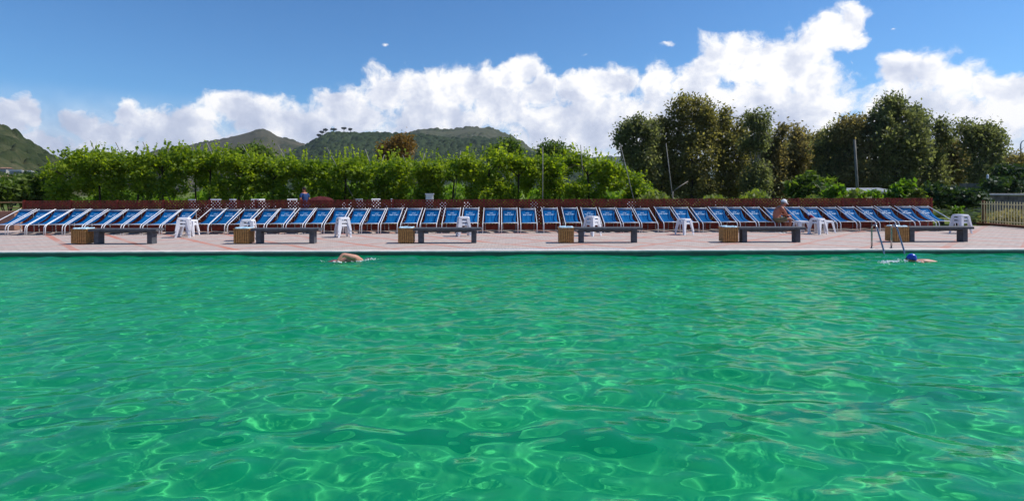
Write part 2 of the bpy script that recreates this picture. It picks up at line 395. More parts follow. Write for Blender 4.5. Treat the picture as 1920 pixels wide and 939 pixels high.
    L(nt, dens, mr.inputs[0]); mr.inputs[1].default_value = 0.0; mr.inputs[2].default_value = 0.45
    # the low, hazy foot of the cloud bank
    lo = N(nt, 'ShaderNodeMapRange'); lo.interpolation_type = 'SMOOTHSTEP'; L(nt, el, lo.inputs[0])
    lo.inputs[1].default_value = 0.16; lo.inputs[2].default_value = 0.04; lo.inputs[3].default_value = 0; lo.inputs[4].default_value = 0.9
    mask = math_(nt, 'MAXIMUM', mr.outputs[0], lo.outputs[0])
    up = N(nt, 'ShaderNodeMapRange'); L(nt, z, up.inputs[0]); up.inputs[1].default_value = 0.6; up.inputs[2].default_value = 0.4
    mask = math_(nt, 'MULTIPLY', mask, up.outputs[0])
    # light and shade inside the cloud: relief of its billows towards the sun, darker deep inside and near the base
    rel = math_(nt, 'ADD', math_(nt, 'MULTIPLY', math_(nt, 'SUBTRACT', n1.outputs[0], n1b.outputs[0]), 1.0),
                math_(nt, 'MULTIPLY', math_(nt, 'SUBTRACT', n2.outputs[0], n2b.outputs[0]), 2.3))
    dp = N(nt, 'ShaderNodeMapRange'); L(nt, fld, dp.inputs[0]); dp.inputs[1].default_value = 0.1; dp.inputs[2].default_value = 0.75; dp.inputs[3].default_value = 0.86; dp.inputs[4].default_value = 0.47
    hgt = N(nt, 'ShaderNodeMapRange'); L(nt, el, hgt.inputs[0]); hgt.inputs[1].default_value = 0.04; hgt.inputs[2].default_value = 0.2; hgt.inputs[3].default_value = -0.2; hgt.inputs[4].default_value = 0.16
    sid = N(nt, 'ShaderNodeMapRange'); L(nt, az, sid.inputs[0]); sid.inputs[1].default_value = -0.7; sid.inputs[2].default_value = 0.5; sid.inputs[3].default_value = -0.12; sid.inputs[4].default_value = 0.1
    lum = math_(nt, 'ADD', math_(nt, 'ADD', math_(nt, 'ADD', dp.outputs[0], rel), hgt.outputs[0]), sid.outputs[0], clamp=True)
    cc = ramp(nt, lum, [(0.0, (0.47, 0.53, 0.69)), (0.35, (0.60, 0.65, 0.79)), (0.65, (0.79, 0.82, 0.91)), (0.9, (1.0, 0.995, 1.0))])
    cg = N(nt, 'ShaderNodeBackground'); cg.inputs[1].default_value = 0.92; L(nt, cc, cg.inputs[0])
    ms = N(nt, 'ShaderNodeMixShader'); L(nt, mask, ms.inputs[0]); L(nt, bg.outputs[0], ms.inputs[1]); L(nt, cg.outputs[0], ms.inputs[2])
    L(nt, ms.outputs[0], out.inputs[0])
    w.cycles.sampling_method = 'MANUAL'; w.cycles.sample_map_resolution = 1024
make_world()

# ------------------------------------------------------------------ pool, deck, ground
EDGE = 14.2; WZ = -0.105; FLOOR = -1.45
PX0, PX1, PY0 = -17.5, 15.6, 1.05
def ring(outer, inner, z, name, m):
    (a, b, c, d), (e, f, g, h) = outer, inner
    mb = MB(); vs = [(a, b, z), (c, b, z), (c, d, z), (a, d, z), (e, f, z), (g, f, z), (g, h, z), (e, h, z)]
    mb.add(vs, [(0, 1, 5, 4), (1, 2, 6, 5), (2, 3, 7, 6), (3, 0, 4, 7)])
    return mb
CW = 0.32
DX0, DX1, DY0, DY1 = -32.0, 20.75, -7.0, 23.4
o = ring((DX0, DY0, DX1, DY1), (PX0 - CW, PY0 - CW, PX1 + CW, EDGE + CW), 0, 'd', None).build('pool_deck', M['deck']); tag(o, kind='structure')
# ground: one sheet to the horizon with the hole of the deck
o = ring((-2600, -900, 2600, 3400), (DX0 + 0.1, DY0 + 0.1, DX1 - 0.1, DY1 - 0.1), -0.03, 'g', None).build('ground', M['ground']); tag(o, kind='structure')
# coping: slabs round the pool, a little proud of the deck, overhanging the wall
mb = MB()
def coping_run(x0, y0, x1, y1, along):
    L_ = (x1 - x0) if along == 'x' else (y1 - y0); n = int(round(L_ / 0.62)); s_ = L_ / n
    for i in range(n):
        dz = R.uniform(-0.0015, 0.0015)
        if along == 'x': mb.box((x0 + s_ * (i + .5), (y0 + y1) / 2, -0.006 + dz), (s_ - 0.005, y1 - y0, 0.036))
        else: mb.box(((x0 + x1) / 2, y0 + s_ * (i + .5), -0.006 + dz), (x1 - x0, s_ - 0.005, 0.036))
coping_run(PX0 - CW, EDGE, PX1 + CW, EDGE + CW - 0.005, 'x'); coping_run(PX0 - CW, PY0 - CW, PX1 + CW, PY0, 'x')
coping_run(PX0 - CW, PY0, PX0, EDGE, 'y'); coping_run(PX1, PY0, PX1 + CW, EDGE, 'y')
tag(mb.build('pool_coping', M['coping']), kind='structure')
# white overflow grating let into the deck behind the coping
mb = MB()
gx0, gx1 = X(856, 14.7), X(1172, 14.7)
n = 110
for i in range(n):
    mb.box((gx0 + (gx1 - gx0) * (i + .5) / n, EDGE + 0.42, 0.008), ((gx1 - gx0) / n * 0.6, 0.13, 0.012))
mb.box(((gx0 + gx1) / 2, EDGE + 0.345, 0.0085), (gx1 - gx0, 0.012, 0.014)); mb.box(((gx0 + gx1) / 2, EDGE + 0.495, 0.0085), (gx1 - gx0, 0.012, 0.014))
tag(mb.build('overflow_grate', M['grate']), 'long white slotted overflow grate let into the deck along the far pool edge', 'drain grate')
# basin
mb = MB()
mb.add([(PX0 - .02, PY0 - .02, FLOOR), (PX1 + .02, PY0 - .02, FLOOR), (PX1 + .02, EDGE + .02, FLOOR), (PX0 - .02, EDGE + .02, FLOOR)], [(0, 1, 2, 3)], 0)
x0, x1, y0, y1, zt = PX0 - .02, PX1 + .02, PY0 - .02, EDGE + .02, -0.025
mb.add([(x0, y0, FLOOR), (x1, y0, FLOOR), (x1, y0, zt), (x0, y0, zt)], [(3, 2, 1, 0)], 1)
mb.add([(x0, y1, FLOOR), (x1, y1, FLOOR), (x1, y1, zt), (x0, y1, zt)], [(0, 1, 2, 3)], 1)
mb.add([(x0, y0, FLOOR), (x0, y1, FLOOR), (x0, y1, zt), (x0, y0, zt)], [(0, 1, 2, 3)], 1)
mb.add([(x1, y0, FLOOR), (x1, y1, FLOOR), (x1, y1, zt), (x1, y0, zt)], [(3, 2, 1, 0)], 1)
basin = mb.build('pool_basin', [M['poolfloor'], M['poolwall']]); tag(basin, kind='structure')
# a dark line of tiles across the floor
mb = MB()
ln = [(-17.4, 5.15), (-4, 5.1), (1.0, 5.0), (3.2, 5.35), (6.5, 6.1), (15.5, 7.4)]
for (xa, ya), (xb, yb) in zip(ln, ln[1:]):
    mb.add([(xa, ya - .075, FLOOR + .004), (xb, yb - .075, FLOOR + .004), (xb, yb + .075, FLOOR + .004), (xa, ya + .075, FLOOR + .004)], [(0, 1, 2, 3)])
lane = mb.build('pool_floor_line', M['lane']); tag(lane, kind='structure')
# water surface: real ripples, a sum of many small waves
def waves(xx, yy):
    r = np.random.default_rng(5); z = np.zeros_like(xx)
    for k in range(110):
        lam = math.exp(r.normal(math.log(0.37), 0.62)); lam = min(max(lam, 0.125), 2.4)
        th = r.normal(PI / 2 + 0.12, 0.55) if r.random() < 0.7 else r.uniform(0, PI)
        kx, ky = math.cos(th) * 2 * PI / lam, math.sin(th) * 2 * PI / lam
        st = 0.0145
        ph = r.uniform(0, 2 * PI)
        arg = kx * xx + ky * yy + ph + 0.6 * np.sin(0.9 * xx + 0.5 * yy + ph * 2) + 0.5 * np.sin(0.7 * yy - 0.8 * xx + ph * 3)
        z += st * lam / (2 * PI) * np.sin(arg)
    for lam, th, st, ph in ((3.1, 1.35, .020, .4), (4.3, 2.0, .018, 2.2), (2.3, 1.05, .022, 4.0), (3.7, .5, .014, 1.1)):
        z += st * lam / (2 * PI) * np.sin((math.cos(th) * xx + math.sin(th) * yy) * 2 * PI / lam + ph + .5 * np.sin(.5 * xx - .3 * yy))
    return z
nx, ny = 1150, 560
xs = np.linspace(PX0, PX1, nx); t = np.linspace(0, 1, ny); ys = PY0 + (EDGE - PY0) * (0.6 * t + 0.4 * t * t)
xx, yy = np.meshgrid(xs, ys)
zz = WZ + waves(xx, yy)
co = np.stack([xx, yy, zz], -1).reshape(-1, 3).astype(np.float32)
i = np.arange(ny - 1)[:, None] * nx + np.arange(nx - 1)[None, :]
q = np.stack([i, i + 1, i + nx + 1, i + nx], -1).reshape(-1, 4).astype(np.int32)
def np_mesh(name, co, q, mats, smooth=False, tint=None, tdom='FACE'):
    me = bpy.data.meshes.new(name); nf = len(q); k = q.shape[1]
    me.vertices.add(len(co)); me.vertices.foreach_set('co', np.ascontiguousarray(co, dtype=np.float32).ravel())
    me.loops.add(nf * k); me.loops.foreach_set('vertex_index', q.astype(np.int32).ravel())
    me.polygons.add(nf); me.polygons.foreach_set('loop_start', np.arange(0, nf * k, k, dtype=np.int32))
    me.update(calc_edges=True)
    if smooth: me.polygons.foreach_set('use_smooth', np.ones(nf, dtype=bool))
    if tint is not None:
        a = me.attributes.new('tint', 'FLOAT', tdom); a.data.foreach_set('value', np.ascontiguousarray(tint, dtype=np.float32))
    for m in (mats if isinstance(mats, (list, tuple)) else [mats]): me.materials.append(m)
    me.validate()
    return me
water = link('water', np_mesh('water', co, q, M['water'], True)); tag(water, kind='structure')
def water_z(x, y): return WZ + float(waves(np.array([x]), np.array([y]))[0])
try:
    water.cycles.is_caustics_caster = True
    basin.cycles.is_caustics_receiver = True; lane.cycles.is_caustics_receiver = True
except Exception as e: print('caustics', e)

HAZE = 0.00008
# ------------------------------------------------------------------ numbers in words
ORD = ['', 'first', 'second', 'third', 'fourth', 'fifth', 'sixth', 'seventh', 'eighth', 'ninth', 'tenth', 'eleventh', 'twelfth',
       'thirteenth', 'fourteenth', 'fifteenth', 'sixteenth', 'seventeenth', 'eighteenth', 'nineteenth', 'twentieth']

# ------------------------------------------------------------------ sun loungers
HW = 0.302
def rail_pt(y): return 0.375 + (y - 0.09) * (0.885 - 0.375) / (1.30 - 0.09)
def sling_pt(u, s):                       # u -1..1 across, s 0 at the top bar .. 1 at the front bar
    y = 1.265 - s * (1.265 - 0.10)
    sag = 0.20 * math.sin(PI * (s ** 0.85)) * (1 - 0.08 * u * u)
    return Vector((u * (0.283 - 0.03 * math.sin(PI * s)), y + sag * 0.15, rail_pt(y) - 0.004 - sag))
def make_lounger():
    t = thing('sun_lounger', 'x', 'sun lounger', group='blue sun loungers in a long row by the fence')
    for s in (-1, 1):
        mb = MB(); x = s * HW
        mb.tube([(x, 0, 0), (x, 0, .22), (x, .008, .285), (x, .035, .335), (x, .09, .375), (x, 0.7, rail_pt(.7)), (x, 1.30, .885), (x, 1.335, .899)], 0.0145, 8)
        mb.build('side_rail', M['tube'], t, smooth=True)
    mb = MB(); mb.tube([(-HW, .098, .376), (HW, .098, .376)], 0.0135, 8); mb.build('front_bar', M['tube'], t, smooth=True)
    mb = MB(); mb.tube([(-HW, 1.268, .871), (HW, 1.268, .871)], 0.0115, 8); mb.build('top_bar', M['tube'], t, smooth=True)
    mb = MB()
    w = HW - 0.045
    mb.tube([(-w, 1.22, rail_pt(1.22) - .02), (-w, 1.27, .05), (-w + .04, 1.275, .02), (w - .04, 1.275, .02), (w, 1.27, .05), (w, 1.22, rail_pt(1.22) - .02)], 0.016, 7)
    mb.tube([(-HW, 1.22, rail_pt(1.22) - .022), (HW, 1.22, rail_pt(1.22) - .022)], 0.012, 6)
    mb.build('rear_stand', M['greytube'], t, smooth=True)
    mb = MB(); nu, ns = 8, 22
    top = [sling_pt(-1 + 2 * i / nu, j / ns) for j in range(ns + 1) for i in range(nu + 1)]
    bot = [p + Vector((0, .0025, -.005)) for p in top]
    fs = []; n0 = len(top); k = nu + 1
    for j in range(ns):
        for i in range(nu):
            a = j * k + i
            fs.append((a, a + k, a + k + 1, a + 1)); fs.append((n0 + a + 1, n0 + a + k + 1, n0 + a + k, n0 + a))
    for j in range(ns):
        a = j * k; fs.append((a, n0 + a, n0 + a + k, a + k)); a = j * k + nu; fs.append((a + k, n0 + a + k, n0 + a, a))
    mb.add(top + bot, fs)
    sl = mb.build('sling', M['sling'], t, smooth=True)
    mb = MB(); rr = random.Random(3)
    def stroke(u0, u1, s0, s1):
        ps = [sling_pt(u, s) + Vector((0, -.002, .006)) for (u, s) in ((u0, s0), (u1, s0), (u1, s1), (u0, s1))]
        mb.add(ps, [(0, 3, 2, 1)])
    u = -0.28                              # short upper line, four marks
    for k_ in range(4):
        stroke(u, u + .035, .115, .150); stroke(u + .035, u + .105, .115 if k_ % 2 else .138, .127 if k_ % 2 else .150); u += 0.135
    mb.build('lettering', M['letter'], sl); mb = MB()
    u = -0.66                              # long lower line, two words with a dash between
    for k_ in range(13):
        if k_ == 5: stroke(u, u + .07, .19, .20); u += .11; continue
        stroke(u, u + .032, .172, .212)
        stroke(u + .032, u + .075, rr.choice((.172, .186, .2)), rr.choice((.185, .198, .212)) + .004); u += .103
    mb.build('lettering', M['letter'], sl)
    return t
def knee_D(px): return 20.12 + 0.02 * (px - 960) * 20.1 / F
pairs = [(-20.5, 13), (17.5, 48.5), (53, 83.5), (87.5, 118), (122, 156.5), (160, 191.5), (196, 228), (232, 265), (268.5, 300.5), (303.5, 343), (361, 386),
         (390, 422.5), (426.5, 460), (464, 496), (499.5, 532.5), (536, 568.5), (572.5, 603.5), (607.7, 640), (644, 675), (679, 709), (713, 746), (750, 783),
         (786, 820), (827, 860.5), (864, 896.6), (904.7, 936), (939.6, 971.6), (975, 1007.8), (1019.3, 1050), (1059, 1091), (1096, 1129), (1133, 1163.6),
         (1168, 1198.6), (1202, 1234), (1243.5, 1275), (1279, 1310), (1318, 1347), (1351, 1382), (1386, 1418), (1421.5, 1453), (1461, 1499.5), (1504, 1533),
         (1537, 1570), (1574, 1606), (1610, 1643), (1647, 1679.5), (1683, 1715), (1722.7, 1754), (1758, 1790)]
ANCH = {1: None, 5: 'leftmost slatted bin', 13: 'second slatted bin from the left', 22: 'third slatted bin from the left', 30: 'fourth slatted bin from the left',
        38: 'fifth slatted bin from the left'}
def lounger_label(i):
    if i == 1: return 'first blue sling lounger at the left end of the row, half outside the frame'
    if i < 5: return f'{ORD[i]} blue sling lounger from the left end of the row'
    if i == 41: return 'blue sling lounger on which the man in the white cap sits'
    if i == 42: return 'blue sling lounger with a wine red towel, right beside the sitting man'
    if i == 49: return 'last blue sling lounger at the right end of the row'
    if i > 41:
        return f'{ORD[50 - i]} blue sling lounger counted from the right end of the row'
    if i in ANCH: return f'blue sling lounger right behind the {ANCH[i]}'
    a = max(k for k in ANCH if k < i and ANCH[k])
    return f'blue sling lounger, {ORD[i - a]} one to the right of that behind the {ANCH[a].replace(" from the left", "")}'
lounger = make_lounger(); LG = {}
for i, (a, b) in enumerate(pairs, 1):
    px = (a + b) / 2
    if i == 10: px = 320.5
    if i == 11: px = 376.0
    if i == 41: px = 1477.5
    o = lounger if i == 1 else copy_tree(lounger)
    D = knee_D(px) + R.uniform(-.025, .025)
    o.location = (X(px, D), D - .05, 0); o.rotation_euler = (0, 0, 0.02 + R.gauss(0, .010)); o.scale = (1, 1 + R.gauss(0, .008), 1 + R.gauss(0, .012)); o['label'] = lounger_label(i); LG[i] = o

# ------------------------------------------------------------------ benches and slatted bins
def make_bench():
    t = thing('bench', 'x', 'bench', group='dark stone benches along the pool')
    mb = MB(); Ln = 2.04
    # slab with a small chamfer along its upper edges
    c = .012
    prof = [(0, .388), (0, .448), (c, .46), (.40 - c, .46), (.40, .448), (.40, .388)]
    vs = [(x, y, z) for x in (0, Ln) for (y, z) in prof]; n = len(prof)
    fs = [tuple(range(n)), tuple(reversed(range(n, 2 * n)))] + [(i, i + n, (i + 1) % n + n, (i + 1) % n) for i in range(n)]
    fs = [tuple(reversed(f)) for f in fs]
    mb.add(vs, fs); mb.build('seat', M['bench'], t)
    for x in (.14, 1.74):
        mb = MB(); mb.box((x + .075, .17, .193), (.145, .24, .386)); mb.build('leg', M['bench'], t)
    mb = MB(); mb.box((1.02, .19, .355), (1.42, .10, .056)); mb.build('under_rail', M['bench'], t)
    return t
def make_bin():
    t = thing('slatted_bin', 'x', 'litter bin', group='slatted wooden bins beside the benches')
    W, Dp, Hh = .46, .42, .465
    def panel(n, ln, place):
        mb = MB(); sw = ln / n
        for k in range(n):
            mb.box((-ln / 2 + sw * (k + .5), 0, .02 + (Hh - .05) / 2 + R.uniform(-.004, .004)), (sw * .76, .018, Hh - .06))
        mb.box((0, .018, .09), (ln - .05, .016, .05)); mb.box((0, .018, Hh - .09), (ln - .05, .016, .05))
        o = mb.build('side_panel', M['wood'], t, place[0], place[1]); return o
    panel(7, W, ((W / 2, 0.012, 0), 0)); panel(7, W, ((W / 2, Dp - .012, 0), PI))
    panel(6, Dp - .05, ((W - .012, Dp / 2, 0), PI / 2)); panel(6, Dp - .05, ((.012, Dp / 2, 0), -PI / 2))
    mb = MB()
    for (cx, cy, dx, dy) in ((W / 2, .02, W + .02, .055), (W / 2, Dp - .02, W + .02, .055), (.018, Dp / 2, .055, Dp - .1), (W - .018, Dp / 2, .055, Dp - .1)):
        mb.box((cx, cy, Hh - .014), (dx, dy, .024))
    mb.build('top_rim', M['wood'], t)
    mb = MB(); mb.box((W / 2, Dp / 2, .21), (W - .1, Dp - .1, .38)); mb.build('inner_tub', M['wood_dark'], t)
    # plastic bag folded over the rim: a crumpled ring
    mb = MB(); rr = random.Random(9); vs = []; nseg = 36
    rows = [(.80, -.10), (.86, .0), (.95, .022), (1.04, .016), (1.09, -.03)]
    for (k, dz) in rows:
        for i in range(nseg):
            a = 2 * PI * i / nseg; q = 1 / max(abs(math.cos(a)), abs(math.sin(a)))
            rad = k + rr.uniform(-.03, .03)
            x = max(-1.06, min(1.06, math.cos(a) * q * rad)) * (W / 2 - .03); y = max(-1.06, min(1.06, math.sin(a) * q * rad)) * (Dp / 2 - .03)
            vs.append((W / 2 + x, Dp / 2 + y, Hh + dz + rr.uniform(-.01, .014)))
    fs = [(j * nseg + i, j * nseg + (i + 1) % nseg, (j + 1) * nseg + (i + 1) % nseg, (j + 1) * nseg + i) for j in range(len(rows) - 1) for i in range(nseg)]
    mb.add(vs, [tuple(reversed(f)) for f in fs]); mb.build('bag_liner', M['liner'], t, smooth=True)
    return t
BY = 16.3
bench = make_bench(); bin_ = make_bin()
ordn = ['leftmost', 'second from the left', 'third from the left', 'fourth from the left', 'fifth from the left', 'rightmost']
bl = ['leftmost dark stone bench, between the first and second slatted bins', 'second dark stone bench from the left, right of the second slatted bin',
      'dark stone bench left of the middle, with white stools behind its right end', 'dark stone bench right of the middle, with a stool stack behind its left half',
      'dark stone bench in front of the sitting man with the white cap', 'rightmost dark stone bench, beside the steel pool ladder']
cl = ['leftmost slatted wooden bin, by the left end of the first bench', 'slatted wooden bin with a white stool stack right behind it', 'slatted wooden bin third from the left, closest to the crawling swimmer on his right',
      'slatted wooden bin fourth from the left, near the middle of the pool edge', 'honey coloured slatted wooden bin fifth from the left, left of the sitting man', 'slatted wooden bin partly behind the steel pool ladder']
for i in range(6):
    o = bench if i == 0 else copy_tree(bench)
    lx = X([273, 578, 883, 1186, 1493, 1808][i], BY)
    o.location = (lx - 1.74, BY, 0); o.rotation_euler = (0, 0, R.gauss(0, .003)); o['label'] = bl[i]
    o = bin_ if i == 0 else copy_tree(bin_)
    o.location = (X([132, 437, 745.5, 1047.5, 1355.5, 1677][i], BY - .02), BY - .02, 0); o.rotation_euler = (0, 0, R.gauss(0, .02)); o['label'] = cl[i]

# ------------------------------------------------------------------ white plastic stools
def make_stool():
    t = thing('plastic_stool', 'x', 'stool', group='white plastic stools stacked on the deck')
    mb = MB(); a = .178; c = .045
    def sq(r, z, c=c): return [(r - c, -r, z), (r, -r + c, z), (r, r - c, z), (r - c, r, z), (-r + c, r, z), (-r, r - c, z), (-r, -r + c, z), (-r + c, -r, z)]
    rows = [sq(a + .012, .375), sq(a + .006, .425), sq(a - .004, .445), sq(a - .04, .45)]
    vs = [v for r_ in rows for v in r_]; fs = []
    for j in range(3):
        for i in range(8): fs.append((j * 8 + i, j * 8 + (i + 1) % 8, (j + 1) * 8 + (i + 1) % 8, (j + 1) * 8 + i))
    # seat top with a finger hole
    b = len(vs); vs += [(.045 * math.cos(-PI / 2 + PI / 4 * (i + .5)), .018 * math.sin(-PI / 2 + PI / 4 * (i + .5)), .449) for i in range(8)]
    for i in range(8): fs.append((24 + i, 24 + (i + 1) % 8, b + (i + 1) % 8, b + i))
    mb.add(vs, fs); mb.build('seat', M['plastic'], t)
    for sx in (-1, 1):
        for sy in (-1, 1):
            mb = MB()
            def sec(cn, w, z, th):
                return [(sx * (cn + dx), sy * (cn + dy), z) for dx, dy in ((0, 0), (-w, 0), (-w, -th), (-th, -th), (-th, -w), (0, -w))]
            vs = sec(.238, .062, 0, .014) + sec(.205, .085, .22, .013) + sec(.184, .115, .40, .011)
            fs = [(5, 4, 3, 2, 1, 0), (12, 13, 14, 15, 16, 17)]
            for j in range(2):
                for i in range(6): fs.append((j * 6 + i, j * 6 + (i + 1) % 6, j * 6 + 6 + (i + 1) % 6, j * 6 + 6 + i))
            if sx * sy < 0: fs = [tuple(reversed(f)) for f in fs]
            mb.add(vs, fs); mb.build('leg', M['plastic'], t)
    return t
stool = make_stool(); first = [True]
def stack(px, D, n, rz, where):
    for k in range(n):
        o = stool if first[0] else copy_tree(stool); first[0] = False
        o.location = (X(px, D), D, .115 * k); o.rotation_euler = (0, 0, rz + R.uniform(-.05, .05))
        if n == 1: o['label'] = f'single white plastic stool {where}'
        else: o['label'] = f'white plastic stool, {["lowest", "middle" if n == 3 else "top", "top"][k]} of the stack {where}'
stack(345, 18.75, 3, .35, 'behind the right end of the leftmost bench')
stack(356, 19.5, 2, .1, 'close behind the leftmost stool stack')
stack(465, 17.45, 3, .25, 'behind the second slatted bin')
stack(643, 18.65, 3, .55, 'standing free between the second and third benches')
stack(869, 18.9, 3, .3, 'behind the right end of the third bench')
stack(1110, 18.95, 3, .75, 'behind the left half of the fourth bench')
stack(1283, 19.3, 2, .5, 'standing free left of the fifth slatted bin')
stack(1502, 19.75, 1, .12, "by the sitting man's knees")
stack(1533, 19.35, 2, .45, 'right of the single stool by the sitting man')
stack(1548, 19.95, 1, .2, 'half hidden behind the two stools right of the sitting man')
stack(1801, 19.5, 3, .2, 'behind the right end of the rightmost bench')

# a folded white towel on the stools behind the second bin
# ------------------------------------------------------------------ pool ladder
t = thing('pool_ladder', 'stainless steel pool ladder with two curved handrails at the right of the far edge', 'pool ladder', (0, 0, 0))
def hand(x):
    mb = MB(); pts = [(x, 14.58, 0), (x, 14.58, .3)] + [(x, 14.47 + .11 * math.cos(a), .53 + .11 * math.sin(a)) for a in [k / 9 * 2.7 for k in range(10)]]
    pts += [(x, 14.12, .02), (x, 14.06, -.25), (x, 14.06, -1.1)]
    mb.tube(pts, .021, 10); mb.build('handrail', M['steel'], t, smooth=True)
    mb = MB(); mb.tube([(x, 14.58, 0.016), (x, 14.58, .03)], .045, 12); mb.build('flange', M['steel'], t, smooth=True)
LX0, LX1 = X(1638, 14.5), X(1675, 14.5)
hand(LX0); hand(LX1)
for z in (-.17, -.45, -.75):
    mb = MB(); mb.box(((LX0 + LX1) / 2, 14.03, z), (LX1 - LX0, .08, .03)); mb.build('step', M['steel'], t)
# ------------------------------------------------------------------ red-brown lattice fence
FA = math.atan(0.0165)
fx0, fx1 = X(45, 21.3), X(1744, 21.95)
fD0 = 21.3
FL = (fx1 - fx0) / math.cos(FA); NP = 20; pw = FL / NP; FH = 1.205
fence = thing('lattice_fence', 'long red brown wooden lattice fence behind the row of blue loungers', 'fence', (fx0, fD0, 0), FA)
mb = MB(); st = .128; h0, h1 = .06, FH - .02
for lay, sg in ((0, 1), (1, -1)):
    k = -int(FH / st) - 1
    while k * st < pw + FH:
        x_at = lambda z: (k * st + z * sg) if sg == 1 else (k * st - z + 0.02)
        zs = [h0, h1]
        a = [x_at(h0), h0]; b = [x_at(h1), h1]
        lo, hi = .02, pw - .02
        ok = True
        for p, q in ((a, b), (b, a)):
            if p[0] < lo or p[0] > hi:
                tx = lo if p[0] < lo else hi
                if (q[0] - p[0]) == 0: ok = False; break
                f = (tx - p[0]) / (q[0] - p[0])
                if f >= 1 or f <= 0: ok = False; break
                p[1] = p[1] + f * (q[1] - p[1]); p[0] = tx
        if ok and abs(b[1] - a[1]) > .03:
            mb.bar((a[0], lay * .013, a[1]), (b[0], lay * .013, b[1]), .056, .012, (0, 1, 0))
        k += 1
lat = mb.mesh('lattice_panel', M['fence'])
mb = MB(); mb.box((pw / 2, .006, FH), (pw - .08, .05, .035)); railm = mb.mesh('top_rail', M['fence'])
mb = MB(); mb.box((pw / 2, .006, .125), (pw - .08, .05, .24)); boardm = mb.mesh('added_dark_board', M['fence'])  # solid board added to darken the band below and behind the loungers
mb = MB(); mb.box((0, .006, .62), (.075, .075, 1.24)); postm = mb.mesh('post', M['fence'])
for i in range(NP):
    p = link('lattice_panel', lat, fence, (i * pw, 0, 0)); link('top_rail', railm, p); link('added_dark_board', boardm, p)
for i in range(NP + 1): link('post', postm, fence, (i * pw, 0, 0))

# ------------------------------------------------------------------ fences at both ends
t = thing('baluster_fence', 'cream baluster fence on a rusty kerb at the right end of the deck', 'fence', (20.72, 0, 0))
for j in range(4):
    y1 = 24.1 - j * 2.2; mb = MB()
    for k in range(17):
        y = y1 - .10 - k * .1294
        mb.tube([(0, y, .10), (0, y, 1.02), (0, y, 1.05)], [.017, .017, .008], 7)
    mb.box((-.002, y1 - 1.1, .93), (.03, 2.2, .034)); mb.box((-.002, y1 - 1.1, .20), (.03, 2.2, .034))
    mb.build('baluster_panel', M['cream'], t)
for j in range(5):
    mb = MB(); mb.box((.045, 24.1 - j * 2.2 - .15, .54), (.09, .09, 1.08)); mb.build('post', M['rust'], t)
mb = MB(); mb.box((.03, 19.5, .04), (.2, 9.4, .11)); mb.build('kerb', M['rust'], t)
t = thing('rail_fence', 'weathered wooden rail fence at the left end, beside the red lattice', 'fence')
for (a, b, py, hh) in ((-60, 46, 379.3, .055), (14, 40, 390, .04)):
    mb = MB(); mb.bar(at(a, py, 23.0), at(b, py, 22.9), .05, hh); mb.build('rail', M['tanwood'], t)
for px in (-40, -5, 43):
    mb = MB(); c = at(px, 379, 23.05); mb.box((c.x, c.y + .04, .56), (.08, .06, 1.14)); mb.build('post', M['tanwood'], t)
mb = MB(); c = at(-15, 396.5, 22.4); mb.box((c.x, c.y, .38), (2.2, .4, .72)); mb.box((c.x, c.y, .755), (2.26, .46, .04))
tag(mb.build('planter_box', M['tile']), 'long terracotta planter box under the wooden rails at the far left', 'planter')

# ------------------------------------------------------------------ bodies grown from a skeleton
def skin_body(name, joints, edges, root, m, parent=None, loc=(0, 0, 0), rz=0, sub=2):
    names = list(joints); idx = {n: i for i, n in enumerate(names)}
    me = bpy.data.meshes.new(name); me.from_pydata([joints[n][0] for n in names], [(idx[a], idx[b]) for a, b in edges], [])
    o = bpy.data.objects.new(name, me); COL.objects.link(o)
    md = o.modifiers.new('skin', 'SKIN'); md.use_smooth_shade = True
    sv = me.skin_vertices[0].data
    for n in names:
        r_ = joints[n][1]; sv[idx[n]].radius = r_ if isinstance(r_, tuple) else (r_, r_); sv[idx[n]].use_root = (n == root)
    ss = o.modifiers.new('sub', 'SUBSURF'); ss.levels = sub; ss.render_levels = sub
    bpy.context.view_layer.update()
    dg = bpy.context.evaluated_depsgraph_get()
    nm = bpy.data.meshes.new_from_object(o.evaluated_get(dg)); nm.name = name
    bpy.data.objects.remove(o)
    nm.materials.clear(); nm.materials.append(m)
    nm.polygons.foreach_set('use_smooth', [True] * len(nm.polygons)); nm.polygons.foreach_set('material_index', [0] * len(nm.polygons))
    return link(name, nm, parent, loc, rz)
def hand_joints(J, E, wrist, base, direction, side, up, curl=.35, pre=''):
    """palm and five unequal bent fingers from a wrist joint"""
    d = Vector(direction).normalized(); s = Vector(side).normalized(); u = Vector(up).normalized()
    w = Vector(J[wrist][0]); palm = w + d * .06
    J[pre + 'palm'] = (palm, (.036, .02)); E.append((wrist, pre + 'palm'))
    for k, (off, ln_) in enumerate(((-.03, .062), (-.01, .074), (.01, .07), (.03, .055))):
        a = palm + d * .035 + s * off; b = a + (d * math.cos(curl) - u * math.sin(curl)) * ln_ * .55; c = b + (d * math.cos(curl * 2.2) - u * math.sin(curl * 2.2)) * ln_ * .45
        J[f'{pre}k{k}'] = (a, .011); J[f'{pre}m{k}'] = (b, .009); J[f'{pre}t{k}'] = (c, .007)
        E += [(pre + 'palm', f'{pre}k{k}'), (f'{pre}k{k}', f'{pre}m{k}'), (f'{pre}m{k}', f'{pre}t{k}')]
    a = w + d * .035 - s * .04; b = a + (d * .8 - s * .5).normalized() * .04
    J[pre + 'th'] = (a, .012); J[pre + 'tt'] = (b, .009); E += [(wrist, pre + 'th'), (pre + 'th', pre + 'tt')]

